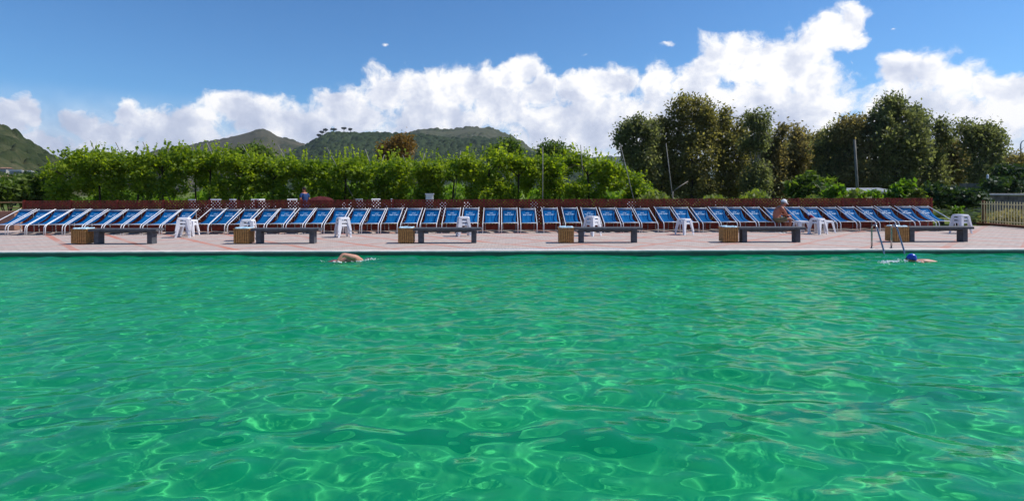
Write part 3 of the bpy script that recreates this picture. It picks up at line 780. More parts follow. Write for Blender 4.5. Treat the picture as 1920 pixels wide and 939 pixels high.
# the man in the white cap, facing right, leaning on his knees
MD = 20.42; mx = X(1455, MD)
man = thing('person', 'bare chested man in a white cap and olive shorts sitting hunched on a lounger', 'person', (mx, MD, 0))
J = {'pel': ((0, 0, .455), (.13, .16)), 'waist': ((-.01, 0, .60), (.125, .15)), 'chest': ((.07, 0, .77), (.135, .17)), 'sh': ((.15, 0, .88), (.10, .14)), 'neck': ((.225, 0, .96), .058), 'skull0': ((.265, 0, 1.03), .06)}
E = [('pel', 'waist'), ('waist', 'chest'), ('chest', 'sh'), ('sh', 'neck'), ('neck', 'skull0')]
for s, n in ((-1, 'n'), (1, 'f')):
    J[n + 'sho'] = ((.16, s * .19, .865), .062); J[n + 'elb'] = ((.31 if s < 0 else .29, s * .20, .62), .042); J[n + 'wri'] = ((.46, s * .07, .625), .029)
    E += [('sh', n + 'sho'), (n + 'sho', n + 'elb'), (n + 'elb', n + 'wri')]
    hand_joints(J, E, n + 'wri', None, (.8, -s * .5, -.15), (0, 1, 0) if s < 0 else (0, -1, 0), (0, 0, 1), .5, n)
    J[n + 'hip'] = ((.06, s * .10, .44), .09); J[n + 'kne'] = ((.47, s * .14, .50), .062); J[n + 'cal'] = ((.45, s * .14, .33), .058); J[n + 'ank'] = ((.40, s * .14, .085), .036); J[n + 'toe'] = ((.55, s * .15, .035), .034)
    E += [('pel', n + 'hip'), (n + 'hip', n + 'kne'), (n + 'kne', n + 'cal'), (n + 'cal', n + 'ank'), (n + 'ank', n + 'toe')]
body = skin_body('body', J, E, 'pel', M['skin'], man)
def add_head(parent, c, mskin, tilt, s=1.0, rz=0):
    mb = MB(); rot = Matrix.Rotation(rz, 3, 'Z') @ Matrix.Rotation(tilt, 3, 'Y'); c = Vector(c)
    def P(x, y, z): return c + rot @ Vector((x * s, y * s, z * s))
    mb.ball(c, (.093 * s, .076 * s, .112 * s), 18, 14, m=rot)
    mb.ball(P(.035, 0, -.06), (.06 * s, .056 * s, .06 * s), 14, 10, m=rot)            # jaw
    mb.ball(P(.095, 0, -.02), (.020 * s, .015 * s, .026 * s), 10, 8, m=rot)           # nose
    for k in (-1, 1):
        mb.ball(P(-.005, k * .077, -.012), (.022 * s, .010 * s, .033 * s), 10, 8, m=rot)  # ears
        mb.ball(P(.079, k * .030, .018), (.014 * s, .016 * s, .010 * s), 8, 6, m=rot)     # brow and eye
    mb.ball(P(.086, 0, -.062), (.012 * s, .024 * s, .008 * s), 8, 6, m=rot)           # lips
    return mb.build('head', mskin, parent, smooth=True), P, rot
hd, P, rot = add_head(man, (.295, 0, 1.085), M['skin'], .28)
mb = MB(); mb.ball(P(-.018, 0, -.004), (.085, .08, .098), 16, 12, m=rot, cut=PI * .72); mb.build('hair', M['hair'], man, smooth=True)
mb = MB(); mb.ball(P(-.004, 0, .028), (.112, .098, .115), 20, 12, m=rot, cut=PI * .53)
pts = []; nb = 14
for layer in (0, -.008):
    for i in range(nb + 1):
        a = -1.15 + 2.3 * i / nb
        pts.append(P(.085 * math.cos(a) + .004, .088 * math.sin(a), .036 + layer)); pts.append(P(.085 * math.cos(a) + .012 + .085 * math.cos(a * .9), .085 * math.sin(a), .012 - .012 * math.cos(a) + layer))
fs = []
for i in range(nb):
    a = 2 * i; b = 2 * (nb + 1) + a
    fs += [(a, a + 1, a + 3, a + 2), (b + 2, b + 3, b + 1, b), (a + 1, b + 1, b + 3, a + 3)]
mb.add(pts, fs); mb.build('cap', M['cap'], man, smooth=True)
J = {'p': ((-.005, 0, .455), (.15, .18)), 'w': ((-.015, 0, .55), (.14, .165))}; E = [('p', 'w')]
for s, n in ((-1, 'n'), (1, 'f')):
    J[n + 'h'] = ((.07, s * .105, .445), .108); J[n + 'k'] = ((.37, s * .135, .488), .098); E += [('p', n + 'h'), (n + 'h', n + 'k')]
skin_body('shorts', J, E, 'p', M['olive'], man)
t = thing('slipper_pair', 'black and white slippers on the deck by the feet of the sitting man', 'slippers', (X(1466, 19.75), 19.75, 0))
for k in (0, 1):
    mb = MB(); mb.ball((k * .13 - .03, k * .04, .014), (.055, .13, .012), 14, 8, m=Matrix.Rotation(-1.1, 3, 'Z')); mb.build('sole', M['cap'], t, smooth=True)
    mb = MB(); mb.ball((k * .13 + .02, k * .04 + .02, .03), (.05, .05, .028), 12, 8); mb.build('strap', M['black'], t, smooth=True)
# a wine red towel thrown over the rail of the next lounger
mb = MB(); vs = []; fs = []
base = LG[42]; bx, by_ = base.location.x + .20, base.location.y
nu, nv = 14, 12
for j in range(nv + 1):
    for i in range(nu + 1):
        u = i / nu; v = j / nv
        y = .16 + .42 * v; z = rail_pt(y) + .03; w = (u - .5) * .62
        drop = max(0, abs(w) - .10); x = w if abs(w) < .10 else math.copysign(.10 + .02 * drop, w)
        zz_ = z - drop * .95 + .008 * math.sin(9 * v + 4 * u); vs.append((bx + .10 + x * .6 + .01 * math.sin(7 * v), by_ + y, zz_))
for j in range(nv):
    for i in range(nu):
        a = j * (nu + 1) + i; fs.append((a, a + 1, a + nu + 2, a + nu + 1))
mb.add(vs, fs); ob = mb.build('towel', M['towel'], smooth=True); sm = ob.modifiers.new('thick', 'SOLIDIFY'); sm.thickness = .012
tag(ob, 'crumpled wine red towel hanging over a lounger rail right of the sitting man', 'towel')

# ------------------------------------------------------------------ swimmers
SY = 13.35; sx0 = X(668, SY); s = thing('person', 'swimmer doing the crawl with one bent arm out of the water', 'person', (sx0, SY, WZ + .015))
J = {'pel': ((-.52, 0, -.13), (.12, .15)), 'waist': ((-.34, 0, -.10), (.105, .14)), 'chest': ((-.12, 0, -.045), (.125, .17)), 'sh': ((.02, 0, -.025), (.09, .12)), 'neck': ((.13, .02, -.06), .055), 'sk': ((.19, .03, -.08), .06)}
E = [('pel', 'waist'), ('waist', 'chest'), ('chest', 'sh'), ('sh', 'neck'), ('neck', 'sk')]
J['rs'] = ((-.01, -.14, .055), .085); J['re'] = ((-.26, -.24, .145), .05); J['rw'] = ((-.36, -.32, .0), .034); E += [('sh', 'rs'), ('rs', 're'), ('re', 'rw')]
hand_joints(J, E, 'rw', None, (-.25, -.2, -.9), (1, 0, 0), (0, 1, 0), .3, 'r')
J['ls'] = ((.06, .17, -.06), .06); J['le'] = ((.36, .2, -.10), .045); J['lw'] = ((.60, .2, -.16), .032); E += [('sh', 'ls'), ('ls', 'le'), ('le', 'lw')]
hand_joints(J, E, 'lw', None, (.95, 0, -.2), (0, 1, 0), (0, 0, 1), .15, 'l')
for k, n in ((-1, 'a'), (1, 'b')):
    J[n + 'h'] = ((-.60, k * .09, -.14), .085); J[n + 'k'] = ((-1.0, k * .1, -.20 - .03 * k), .06); J[n + 'n'] = ((-1.38, k * .1, -.20 + .03 * k), .036); J[n + 't'] = ((-1.56, k * .1, -.20 + .03 * k), .03)
    E += [('pel', n + 'h'), (n + 'h', n + 'k'), (n + 'k', n + 'n'), (n + 'n', n + 't')]
skin_body('body', J, E, 'pel', M['skin2'], s)
hd, P, rot = add_head(s, (.27, .04, -.075), M['skin2'], 1.2)
mb = MB(); mb.ball(P(-.012, 0, .01), (.092, .082, .108), 16, 12, m=rot, cut=PI * .62); mb.build('hair', M['darkhair'], s, smooth=True)
J = {'p': ((-.50, 0, -.125), (.135, .165)), 'w': ((-.40, 0, -.105), (.12, .15)), 'a': ((-.66, -.09, -.14), .10), 'b': ((-.66, .09, -.14), .10), 'c': ((-.80, -.095, -.13), .085), 'd': ((-.80, .095, -.15), .085)}
skin_body('swim_trunks', J, [('w', 'p'), ('p', 'a'), ('p', 'b'), ('a', 'c'), ('b', 'd')], 'p', M['trunks'], s)

SY2 = 12.75; sx1 = X(1708, SY2); s = thing('person', 'swimmer in a blue cap gliding left beside the pool ladder', 'person', (sx1, SY2, WZ - .035))
J = {'pel': ((.80, .03, -.12), (.11, .15)), 'waist': ((.60, .02, -.085), (.105, .14)), 'chest': ((.36, 0, -.045), (.115, .17)), 'sh': ((.19, 0, -.015), (.085, .12)), 'neck': ((.09, 0, .02), .055), 'sk': ((.04, 0, .05), .06)}
E = [('pel', 'waist'), ('waist', 'chest'), ('chest', 'sh'), ('sh', 'neck'), ('neck', 'sk')]
for k, n in ((-1, 'n'), (1, 'f')):
    J[n + 's'] = ((.17, k * .18, -.03), .062); J[n + 'e'] = ((-.12, k * .26, -.08), .043); J[n + 'w'] = ((-.38, k * .16, -.06), .031); E += [('sh', n + 's'), (n + 's', n + 'e'), (n + 'e', n + 'w')]
    hand_joints(J, E, n + 'w', None, (-.95, -k * .2, 0), (0, k, 0), (0, 0, 1), .15, n)
    J[n + 'h'] = ((.88, k * .09, -.13), .085); J[n + 'k'] = ((1.25, k * .13, -.17), .06); J[n + 'a'] = ((1.60, k * .14, -.14), .036); J[n + 't'] = ((1.76, k * .16, -.14), .03)
    E += [('pel', n + 'h'), (n + 'h', n + 'k'), (n + 'k', n + 'a'), (n + 'a', n + 't')]
skin_body('body', J, E, 'pel', M['skin2'], s)
hd, P, rot = add_head(s, (0, 0, .09), M['skin2'], -.15, 1.0, PI * .8)
mb = MB(); mb.ball(P(-.006, 0, .03), (.104, .094, .108), 20, 14, m=rot, cut=PI * .56); mb.build('swim_cap', M['bluecap'], s, smooth=True)
mb = MB(); mb.tube([P(.098 * math.cos(a), .085 * math.sin(a), .0) for a in [2 * PI * k / 24 for k in range(25)]], .012, 6, False)
for k in (-1, 1): mb.ball(P(.084, k * .032, .008), (.018, .024, .017), 10, 8, m=rot)
mb.build('goggles', M['black'], s, smooth=True)
def splash(name, label, pts, seed):
    rr = random.Random(seed); mb = MB()
    for (px, Y, n, sx, sy, r0) in pts:
        for _ in range(n):
            x = X(px, Y) + rr.gauss(0, sx); y = Y + rr.gauss(0, sy); r = r0 * rr.uniform(.4, 1.3)
            z = water_z(x, y) + abs(rr.gauss(0, .018))
            mb.ball((x, y, z), (r * rr.uniform(.9, 2.2), r * rr.uniform(.8, 1.5), r * .6), 7, 5, m=Matrix.Rotation(rr.uniform(0, 3), 3, 'Z'))
    tag(mb.build(name, M['foam'], smooth=True), label, 'splash', kind='stuff')
splash('splash_foam', 'white splash in front of the swimmer with the blue cap', [(1668, 12.6, 70, .10, .06, .016), (1690, 12.7, 40, .10, .05, .013), (1655, 12.4, 22, .08, .05, .011), (1722, 12.65, 14, .05, .05, .011)], 4)
splash('splash_foam', 'small white splash round the arm and head of the crawling swimmer', [(634, 13.0, 40, .07, .05, .012), (674, 13.15, 30, .09, .05, .011), (694, 13.3, 24, .07, .05, .012), (612, 13.3, 8, .1, .05, .009)], 5)

# ------------------------------------------------------------------ foliage
def leaf_arrays(P, size, elong=1.6, updir=0.35, droop=0.0, g=rng):
    n = len(P)
    nrm = g.normal(size=(n, 3)); nrm[:, 2] += updir * 2
    nrm /= np.linalg.norm(nrm, axis=1, keepdims=True)
    a = g.normal(size=(n, 3)); a[:, 2] -= droop * 3
    a -= nrm * (a * nrm).sum(1, keepdims=True); a /= np.linalg.norm(a, axis=1, keepdims=True) + 1e-9
    b = np.cross(nrm, a)
    sz = size * g.uniform(.6, 1.35, size=(n, 1))
    co = np.stack([P - a * sz * elong / 2, P + b * sz / 2 + a * sz * .05, P + a * sz * elong / 2, P - b * sz / 2 + a * sz * .05], 1).reshape(-1, 3)
    q = np.arange(4 * n).reshape(n, 4)
    return co, q
def cloud(lobes, n, ncl, clr, g=rng, shell=.5, flat=1.0):
    """leaf positions: clumps scattered through ellipsoids, leaves round each clump"""
    w = np.array([(r[0] * r[1] * r[2]) ** (2 / 3) for _, r in lobes]); w /= w.sum()
    Ps, T = [], []
    for (c, r), f in zip(lobes, w):
        k = max(3, int(ncl * f)); m = max(8, int(n * f))
        d = g.normal(size=(k, 3)); d /= np.linalg.norm(d, axis=1, keepdims=True)
        rad = (shell + (1 - shell) * g.random(k) ** .6)[:, None]
        cc = np.array(c) + d * rad * np.array(r)
        ids = g.integers(0, k, m); tc = g.random(k)
        p = cc[ids] + g.normal(size=(m, 3)) * clr * np.array([1, 1, flat])
        Ps.append(p); T.append(np.clip(.22 + .5 * tc[ids] + g.normal(size=m) * .16, 0, 1))
    return np.concatenate(Ps), np.concatenate(T)
def foliage(name, lobes, n, ncl, clr, size, m, parent, elong=1.6, up=.35, droop=0., shell=.5, flat=1., org=(0, 0, 0)):
    P_, T = cloud(lobes, n, ncl, clr, shell=shell, flat=flat)
    keep = P_[:, 2] > .02; P_, T = P_[keep], T[keep]
    co, q = leaf_arrays(P_ - np.array(org), size, elong, up, droop)
    return link(name, np_mesh(name, co, q, m, tint=T), parent)
def lobe(px, py, rx, ry, D, dd=0., dr=.9):
    c = at(px, py, D); k = D / F
    return ((c.x, D + dd, c.z), (rx * k, max(rx, ry * .7) * k * dr, ry * k))

LM = {'vine': leafmat('vine_leaf', (0.062, 0.135, 0.011), (0.28, 0.36, 0.03), .55, (1.8, 1.7, .5)), 'olive': leafmat('olive_brown_leaf', (0.105, 0.105, 0.04), (0.36, 0.335, 0.13), .6, (1.4, 1.35, .7)),
      'dark': leafmat('dark_eucalyptus_leaf', (0.078, 0.09, 0.044), (0.29, 0.295, 0.13), .58, (1.3, 1.4, .8)), 'brown': leafmat('russet_leaf', (0.105, 0.10, 0.046), (0.34, 0.31, 0.14), .58, (1.4, 1.25, .7)),
      'rust': leafmat('rust_leaf', (0.14, 0.085, 0.02), (0.33, 0.20, 0.05), .45, (1.3, 1.2, .6)), 'bright': leafmat('bright_leaf', (0.06, 0.13, 0.012), (0.22, 0.32, 0.035), .45),
      'shrub': leafmat('shrub_leaf', (0.045, 0.085, 0.014), (0.16, 0.21, 0.04), .45), 'juniper': leafmat('juniper_spray', (0.018, 0.04, 0.016), (0.075, 0.115, 0.036), .25),
      'weed': leafmat('weed_leaf', (0.06, 0.09, 0.015), (0.20, 0.23, 0.05), .4), 'pine': leafmat('pine_needle', (0.010, 0.02, 0.010), (0.035, 0.05, 0.02), .15)}
def trunk_mb(base, tips, r0, forks=3, g=R):
    """tapered trunk from base to a fork point, limbs to each tip"""
    mb = MB(); b = Vector(base)
    mid = Vector((0, 0, 0))
    for t_ in tips: mid += Vector(t_)
    mid /= max(1, len(tips)); fk = b.lerp(mid, .42) + Vector((g.uniform(-.1, .1), g.uniform(-.1, .1), 0)); fk.x = b.x * .75 + fk.x * .25 if abs(fk.x - b.x) < 3 else fk.x
    mb.tube([b, b.lerp(fk, .5) + Vector((g.uniform(-.05, .05), 0, 0)), fk], [r0, r0 * .8, r0 * .62], 9)
    for t_ in tips:
        t_ = Vector(t_); m_ = fk.lerp(t_, .5) + Vector((g.uniform(-.15, .15), g.uniform(-.15, .15), g.uniform(0, .25)))
        mb.tube([fk, m_, t_], [r0 * .5, r0 * .3, r0 * .1], 6)
        for _ in range(forks):
            e = m_.lerp(t_, g.random()) ; f2 = e + Vector((g.gauss(0, .6), g.gauss(0, .6), g.uniform(.1, .9)))
            mb.tube([e, e.lerp(f2, .5) + Vector((0, 0, .05)), f2], [r0 * .16, r0 * .1, r0 * .04], 5)
    return mb
def tree(name, label, D, bx, lobes, m, n, ncl, size, r0=.16, bark='bark', clr=.35, elong=1.9, droop=.35, shell=.45, group=None, cat='tree', dr=.9, dds=None):
    base = (X(bx, D), D, 0)
    t = thing(name, label, cat, base, 0, group)
    lb = [lobe(*l, D, (R.uniform(-.6, .6) if i else 0), dr) for i, l in enumerate(lobes)]
    rel = [((c[0] - base[0], c[1] - base[1], c[2]), r) for c, r in lb]
    tips = [Vector(c) + Vector((0, 0, r[2] * .3)) for c, r in rel if c[2] > 1.2] or [Vector((0, 0, 1))]
    trunk_mb((0, 0, -.1), tips, r0).build('trunk', M[bark], t, smooth=True)
    foliage('crown', rel, int(n * 2.1), int(ncl * 1.15), clr * 1.05, size * .60, LM[m], t, elong, .25, droop, shell)
    return t
G_ = 'tall trees beyond the fence on the right'
TREES = [
 ('dark green open crowned tree at the left end of the right hand grove', 47, 1196, [(1170, 257, 17, 26), (1193, 240, 20, 18), (1213, 252, 16, 26), (1182, 288, 14, 14), (1206, 292, 22, 28), (1213, 335, 26, 34)], 'dark', 5200, 190, .24, 'palebark'),
 ('olive tree squeezed between the dark leftmost tree and the tallest brown one', 49, 1240, [(1229, 250, 14, 18), (1246, 240, 16, 24), (1240, 288, 24, 34), (1240, 335, 28, 40)], 'olive', 4200, 130, .24, 'bark'),
 ('tallest brown olive tree of the left half of the grove, with a spiky top', 48, 1298, [(1274, 203, 17, 20), (1300, 206, 24, 22), (1326, 212, 18, 24), (1288, 245, 32, 38), (1325, 250, 22, 40), (1300, 300, 42, 45), (1300, 345, 45, 32)], 'olive', 8600, 260, .24, 'bark'),
 ('brownish tree with a narrow pointed tip right of the tallest brown one', 49, 1368, [(1363, 219, 13, 15), (1350, 252, 20, 24), (1386, 250, 20, 24), (1370, 292, 32, 40), (1375, 340, 35, 38)], 'olive', 5600, 170, .24, 'bark'),
 ('slim tree with a bare pale trunk and a small tufted top', 45, 1417, [(1410, 227, 11, 15), (1425, 231, 13, 15), (1431, 250, 10, 15), (1408, 268, 11, 16), (1426, 268, 11, 14), (1413, 338, 24, 32)], 'dark', 3300, 120, .22, 'palebark'),
 ('russet tree right of the slim pale trunked one', 50, 1450, [(1447, 272, 15, 20), (1466, 251, 10, 11), (1450, 310, 26, 36), (1450, 345, 30, 25)], 'brown', 4200, 130, .24, 'bark'),
 ('russet tree with a yellowish rounded tip near the middle of the grove', 51, 1490, [(1493, 251, 13, 17), (1495, 288, 22, 30), (1482, 325, 28, 38)], 'brown', 4000, 120, .24, 'bark'),
 ('low broad olive tree behind the palm like bush', 53, 1530, [(1520, 276, 18, 20), (1536, 264, 14, 13), (1530, 312, 30, 40)], 'olive', 3800, 120, .24, 'bark'),
 ('small dark tree left of the utility pole, its tip standing alone', 47, 1560, [(1562, 245, 10, 12), (1549, 277, 15, 18), (1570, 292, 18, 24), (1560, 332, 30, 38)], 'dark', 3900, 120, .24, 'bark'),
 ('grey brown tree rising around the utility pole', 46, 1600, [(1594, 233, 18, 15), (1584, 257, 17, 17), (1620, 242, 20, 18), (1605, 277, 28, 28), (1600, 322, 34, 38)], 'brown', 5200, 180, .23, 'bark'),
 ('highest and densest dark green tree of the right half of the grove', 46, 1680, [(1667, 196, 17, 15), (1690, 200, 17, 15), (1654, 226, 24, 19), (1696, 236, 34, 29), (1660, 272, 38, 38), (1702, 282, 30, 35), (1668, 330, 46, 40)], 'dark', 9200, 300, .25, 'bark'),
 ('dark tree with an arching limb right of the highest one', 48, 1745, [(1717, 217, 14, 12), (1728, 236, 11, 13), (1758, 240, 13, 16), (1766, 262, 11, 16), (1745, 292, 22, 28), (1740, 332, 35, 40)], 'dark', 4700, 170, .24, 'bark'),
 ('thin russet tree in the gap left of the round open crowned one', 49, 1789, [(1785, 276, 11, 15), (1790, 312, 14, 34)], 'brown', 1900, 70, .23, 'bark'),
 ('round open crowned tree with bare limbs at the right end of the grove', 45, 1836, [(1813, 246, 20, 14), (1850, 252, 24, 16), (1866, 268, 12, 18), (1830, 274, 20, 17), (1856, 292, 16, 18), (1832, 325, 24, 28)], 'dark', 4300, 170, .22, 'bark'),
]
for (lb, D, bx, lo, m, n, k, sz, bk) in TREES:
    tree('tree', lb, D, bx, lo, m, n, k, sz, .2 if n > 7000 else .14, bk, clr=.30, group=G_)
tree('tree', 'broad olive tree in the second line behind the russet trees', 58, 1470, [(1415, 290, 26, 26), (1450, 285, 26, 28), (1490, 285, 28, 26), (1530, 292, 28, 26), (1480, 330, 60, 30)], 'olive', 5600, 170, .26, .14, clr=.34, group=G_)
tree('tree', 'broad dark tree in the second line behind the right half of the grove', 58, 1760, [(1730, 290, 24, 26), (1770, 292, 26, 24), (1800, 300, 22, 26), (1760, 330, 50, 28)], 'dark', 4600, 140, .26, .14, clr=.34, group=G_)
tree('tree', 'low broad olive tree in the second line behind the leftmost dark one', 58, 1225, [(1200, 300, 26, 30), (1240, 290, 22, 30), (1345, 290, 22, 26), (1235, 330, 40, 26)], 'olive', 4200, 130, .26, .14, clr=.34, group=G_)
tree('tree', 'low reddish bush like tree under the street lamp at the far right', 52, 1893, [(1885, 308, 18, 16), (1905, 304, 20, 16), (1893, 330, 26, 20)], 'brown', 2600, 90, .22, .1, clr=.3)
tree('tree', 'rust coloured round tree rising behind the vine canopy', 70, 745, [(724, 288, 16, 13), (742, 280, 18, 18), (758, 277, 16, 22)], 'rust', 3200, 100, .3, .16, clr=.4, droop=.1)
tree('tree', 'green tree top rising behind the vines in front of the pointed hill', 64, 470, [(445, 299, 20, 14), (470, 292, 24, 16), (500, 298, 18, 14)], 'shrub', 3000, 90, .28, .16, clr=.4, droop=.1)
tree('tree', 'green tree top behind the vines below the long wooded hill', 58, 955, [(935, 290, 20, 14), (958, 285, 20, 16)], 'shrub', 2200, 70, .26, .14, clr=.36, droop=.1)
tree('tree', 'olive green tree behind the right end of the vine canopy', 52, 1040, [(1025, 288, 16, 16), (1045, 290, 20, 15), (1060, 300, 18, 16)], 'shrub', 2500, 80, .24, .14, clr=.34, droop=.1)
# shrubs close behind the fence
def shrub(name, label, D, lo, m, n, k, sz, cat='shrub', clr=.16, elong=1.5, up=.5, droop=0., bark='bark', group=None):
    bx = sum(l[0] for l in lo) / len(lo); base = (X(bx, D), D, 0)
    t = thing(name, label, cat, base, 0, group)
    lb = [lobe(*l, D, R.uniform(-.25, .25)) for l in lo]; rel = [((c[0] - base[0], c[1] - base[1], max(.15, c[2])), r) for c, r in lb]
    mb = MB()
    for c, r in rel:
        for _ in range(3):
            e = Vector(c) + Vector((R.gauss(0, r[0] * .4), R.gauss(0, r[1] * .4), r[2] * .5)); mb.tube([(R.gauss(0, .05), R.gauss(0, .05), -.03), (e.x * .45, e.y * .45, e.z * .55), e], [.03, .02, .008], 5)
    mb.build('stem', M[bark], t)
    foliage('leaves', rel, n, k, clr, sz, LM[m], t, elong, up, droop, .35)
shrub('bush', 'large bright palm like bush behind the fence right of the sitting man', 31, [(1502, 360, 20, 16), (1524, 348, 26, 15), (1545, 358, 20, 16), (1523, 368, 34, 14)], 'shrub', 4200, 90, .15, 'bush', .2, 3.2, .3, -.2)
shrub('bush', 'bright green leafy plant left of the utility pole', 27, [(1558, 366, 13, 10), (1568, 360, 8, 12), (1573, 368, 10, 8)], 'bright', 900, 40, .15, 'bush', .12)
shrub('bush', 'low yellow green plant in front of the grey shed roof', 26, [(1622, 369, 12, 6), (1640, 368, 12, 7), (1598, 370, 8, 5)], 'bright', 800, 36, .14, 'bush', .1)
shrub('bush', 'tall bright green broad leaved plant right of the shed roof', 26.5, [(1680, 364, 13, 11), (1696, 356, 12, 14), (1708, 366, 11, 9), (1688, 372, 20, 8)], 'bright', 1500, 50, .17, 'bush', .12)
shrub('bush', 'small pale plant at the right end of the lattice fence', 25, [(1722, 367, 8, 9), (1727, 360, 4, 6)], 'weed', 420, 20, .11, 'bush', .08)
shrub('bush', 'dark green spreading juniper on the stone terrace, the lower one', 33, [(1858, 352, 14, 9), (1878, 347, 20, 10), (1896, 352, 14, 10)], 'juniper', 3800, 110, .14, 'bush', .16, 2.2, .3)
shrub('bush', 'dark green spreading juniper higher up at the right edge', 36, [(1884, 326, 15, 8), (1905, 328, 18, 11), (1918, 342, 14, 12)], 'juniper', 3600, 100, .15, 'bush', .17, 2.2, .3)
shrub('bush', 'leafy shrub behind the wooden rails at the left edge', 29, [(-10, 362, 24, 14), (18, 360, 22, 14), (38, 364, 18, 12)], 'shrub', 2600, 70, .16, 'bush', .18)
shrub('bush', 'rounded green shrub left of the first vine', 30, [(60, 352, 20, 18), (84, 345, 18, 20), (75, 365, 26, 14)], 'shrub', 3400, 80, .17, 'bush', .2)
shrub('bush', 'dark bushes behind the cycads at the end of the lattice fence', 28, [(1748, 366, 22, 16), (1775, 370, 22, 12), (1800, 370, 22, 12), (1826, 372, 18, 10)], 'juniper', 4200, 110, .13, 'bush', .16, 1.6, .3)
shrub('bush', 'mid green trees and bushes mass low at the left, before the houses', 62, [(-20, 350, 34, 12), (18, 347, 26, 14), (45, 350, 22, 12), (70, 346, 20, 13)], 'shrub', 5200, 120, .2, 'bush', .3)
shrub('bush', 'darker bush right beside the houses below the left hill', 90, [(40, 334, 12, 8), (62, 336, 14, 9), (88, 334, 18, 10)], 'juniper', 3000, 80, .3, 'bush', .4)
# cycads between the lattice and the cream fence
def cycad(px, D, nf, ln, label, seed):
    g = np.random.default_rng(seed); t = thing('cycad', label, 'plant', (X(px, D), D, 0)); mb = MB(); mb.tube([(0, 0, -.02), (0, 0, .22)], [.14, .11], 10); mb.build('trunk', M['bark'], t)
    cos, tt = [], []
    for k in range(nf):
        az = g.uniform(0, 2 * PI); e0 = g.uniform(.5, 1.35); L_ = ln * g.uniform(.8, 1.1); tv = g.random()
        for s_ in np.linspace(.12, 1, 26):
            e = e0 - s_ * 1.25
            r = L_ * (math.sin(e0) - math.sin(e)) / 1.25 if False else L_ * s_ * math.cos(e0 - s_ * .6); z = .22 + L_ * s_ * math.sin(e0 - s_ * .75)
            c = np.array([math.cos(az) * r, math.sin(az) * r, z]); sdv = np.array([-math.sin(az), math.cos(az), 0]); fw = np.array([math.cos(az), math.sin(az), -.2])
            w_ = .17 * math.sin(PI * min(1, s_ * .9 + .08)) + .02
            for sg in (-1, 1):
                tip = c + sdv * sg * w_ + fw * .07 + np.array([0, 0, .03]); hw = fw * .011
                cos += [c - hw, tip, c + hw, c + np.array([0, 0, -.004])]; tt.append(np.clip(.2 + .6 * tv + g.normal() * .1, 0, 1))
    co = np.array(cos); link('fronds', np_mesh('fronds', co, np.arange(len(co)).reshape(-1, 4), LM['shrub'], tint=np.array(tt)), t)
cycad(1795, 24.3, 34, 1.05, 'feathery cycad with spread fronds between the lattice and the cream fence', 1)
cycad(1764, 24.9, 26, .95, 'cycad half hidden behind the last lounger and the lattice end', 2)
cycad(1824, 24.8, 22, .8, 'small cycad right against the end of the cream fence', 3)
shrub('bush', 'yellow green young plant among the cycads', 23.6, [(1801, 397, 6, 7)], 'bright', 260, 14, .09, 'bush', .07)

# ------------------------------------------------------------------ the vines
prof = [(85, 332), (100, 312), (118, 296), (150, 286), (180, 280), (215, 286), (245, 292), (290, 287), (325, 279), (360, 282), (420, 283), (450, 287), (470, 293), (540, 299), (600, 297), (640, 294), (700, 296), (760, 295),
        (800, 299), (850, 301), (900, 292), (940, 283), (980, 294), (1010, 296), (1030, 294), (1060, 290), (1090, 283), (1112, 290), (1142, 304), (1167, 318), (1190, 336), (1215, 345)]
def top_y(px): return float(np.interp(px, [p[0] for p in prof], [p[1] for p in prof]))
def vine(px, D, row, k, label):
    base = (X(px, D), D, 0); t = thing('grape_vine', label, 'grape vine', base, 0, f'grape vines of the {row} row')
    ty = top_y(px) + (6 if row == 'rear' else 2); zt = at(px, ty, D).z
    g = R; lobes = []
    w = 1.35
    for q in range(6):
        dx = g.uniform(-w, w); yy_ = at(px + dx * F / D, top_y(px + dx * F / D) + (8 if row == 'rear' else 3), D).z
        lobes.append(((dx, g.uniform(-.9, .9), yy_ - .36 - g.uniform(-.18, .42)), (g.uniform(.45, .85), g.uniform(.6, .95), g.uniform(.3, .45))))
    for q in range(g.choice((2, 4, 6, 9))):              # curtains of shoots hanging under the canopy
        dx = g.uniform(-w, w); lobes.append(((dx, g.uniform(-1.0, .3), zt - 1.0 - g.uniform(0, 1.35)), (g.uniform(.35, .7), g.uniform(.3, .6), g.uniform(.4, .75))))
    P_, T = cloud(lobes, 5000, 200, .13, shell=.3); T = np.clip(T + g.uniform(-.14, .16), 0, 1)
    sh = []                                              # single shoots sticking up
    for q in range(9):
        a = np.array([g.uniform(-w, w), g.uniform(-.8, .8), 0]); a[2] = at(px + a[0] * F / D, top_y(px + a[0] * F / D) + 3, D).z - .25
        ln_ = g.uniform(.35, 1.0); lean = np.array([g.gauss(0, .25), g.gauss(0, .25), 1])
        for s_ in np.linspace(0, 1, 11): sh.append(a + lean * ln_ * s_ + np.random.default_rng(q).normal(size=3) * .03)
    P_ = np.concatenate([P_, np.array(sh)]); T = np.concatenate([T, np.full(len(sh), .85)])
    ok = P_[:, 2] > .35; P_, T = P_[ok], T[ok]
    co, q_ = leaf_arrays(P_, .118 * np.random.default_rng(k).uniform(.7, 1.35, (len(P_), 1)), 1.15, .5, 0)
    mb = MB()
    ang = g.uniform(-.25, .25)
    mb.tube([(0, 0, -.05), (ang * .3, 0, .5), (ang, g.uniform(-.1, .1), 1.2), (ang * 1.4, 0, zt - .75)], [.075, .06, .05, .04], 7)
    for sgn in (-1, 1):
        mb.tube([(ang * 1.2, 0, zt - 1.1), (sgn * .5, g.uniform(-.2, .2), zt - .6), (sgn * 1.2, g.uniform(-.3, .3), zt - .5)], [.035, .028, .015], 6)
    mb.build('trunk', M['vinebark'], t, smooth=True)
    link('leaves', np_mesh('leaves', co, q_, LM['vine'], tint=T), t)
front = np.linspace(118, 1172, 17)
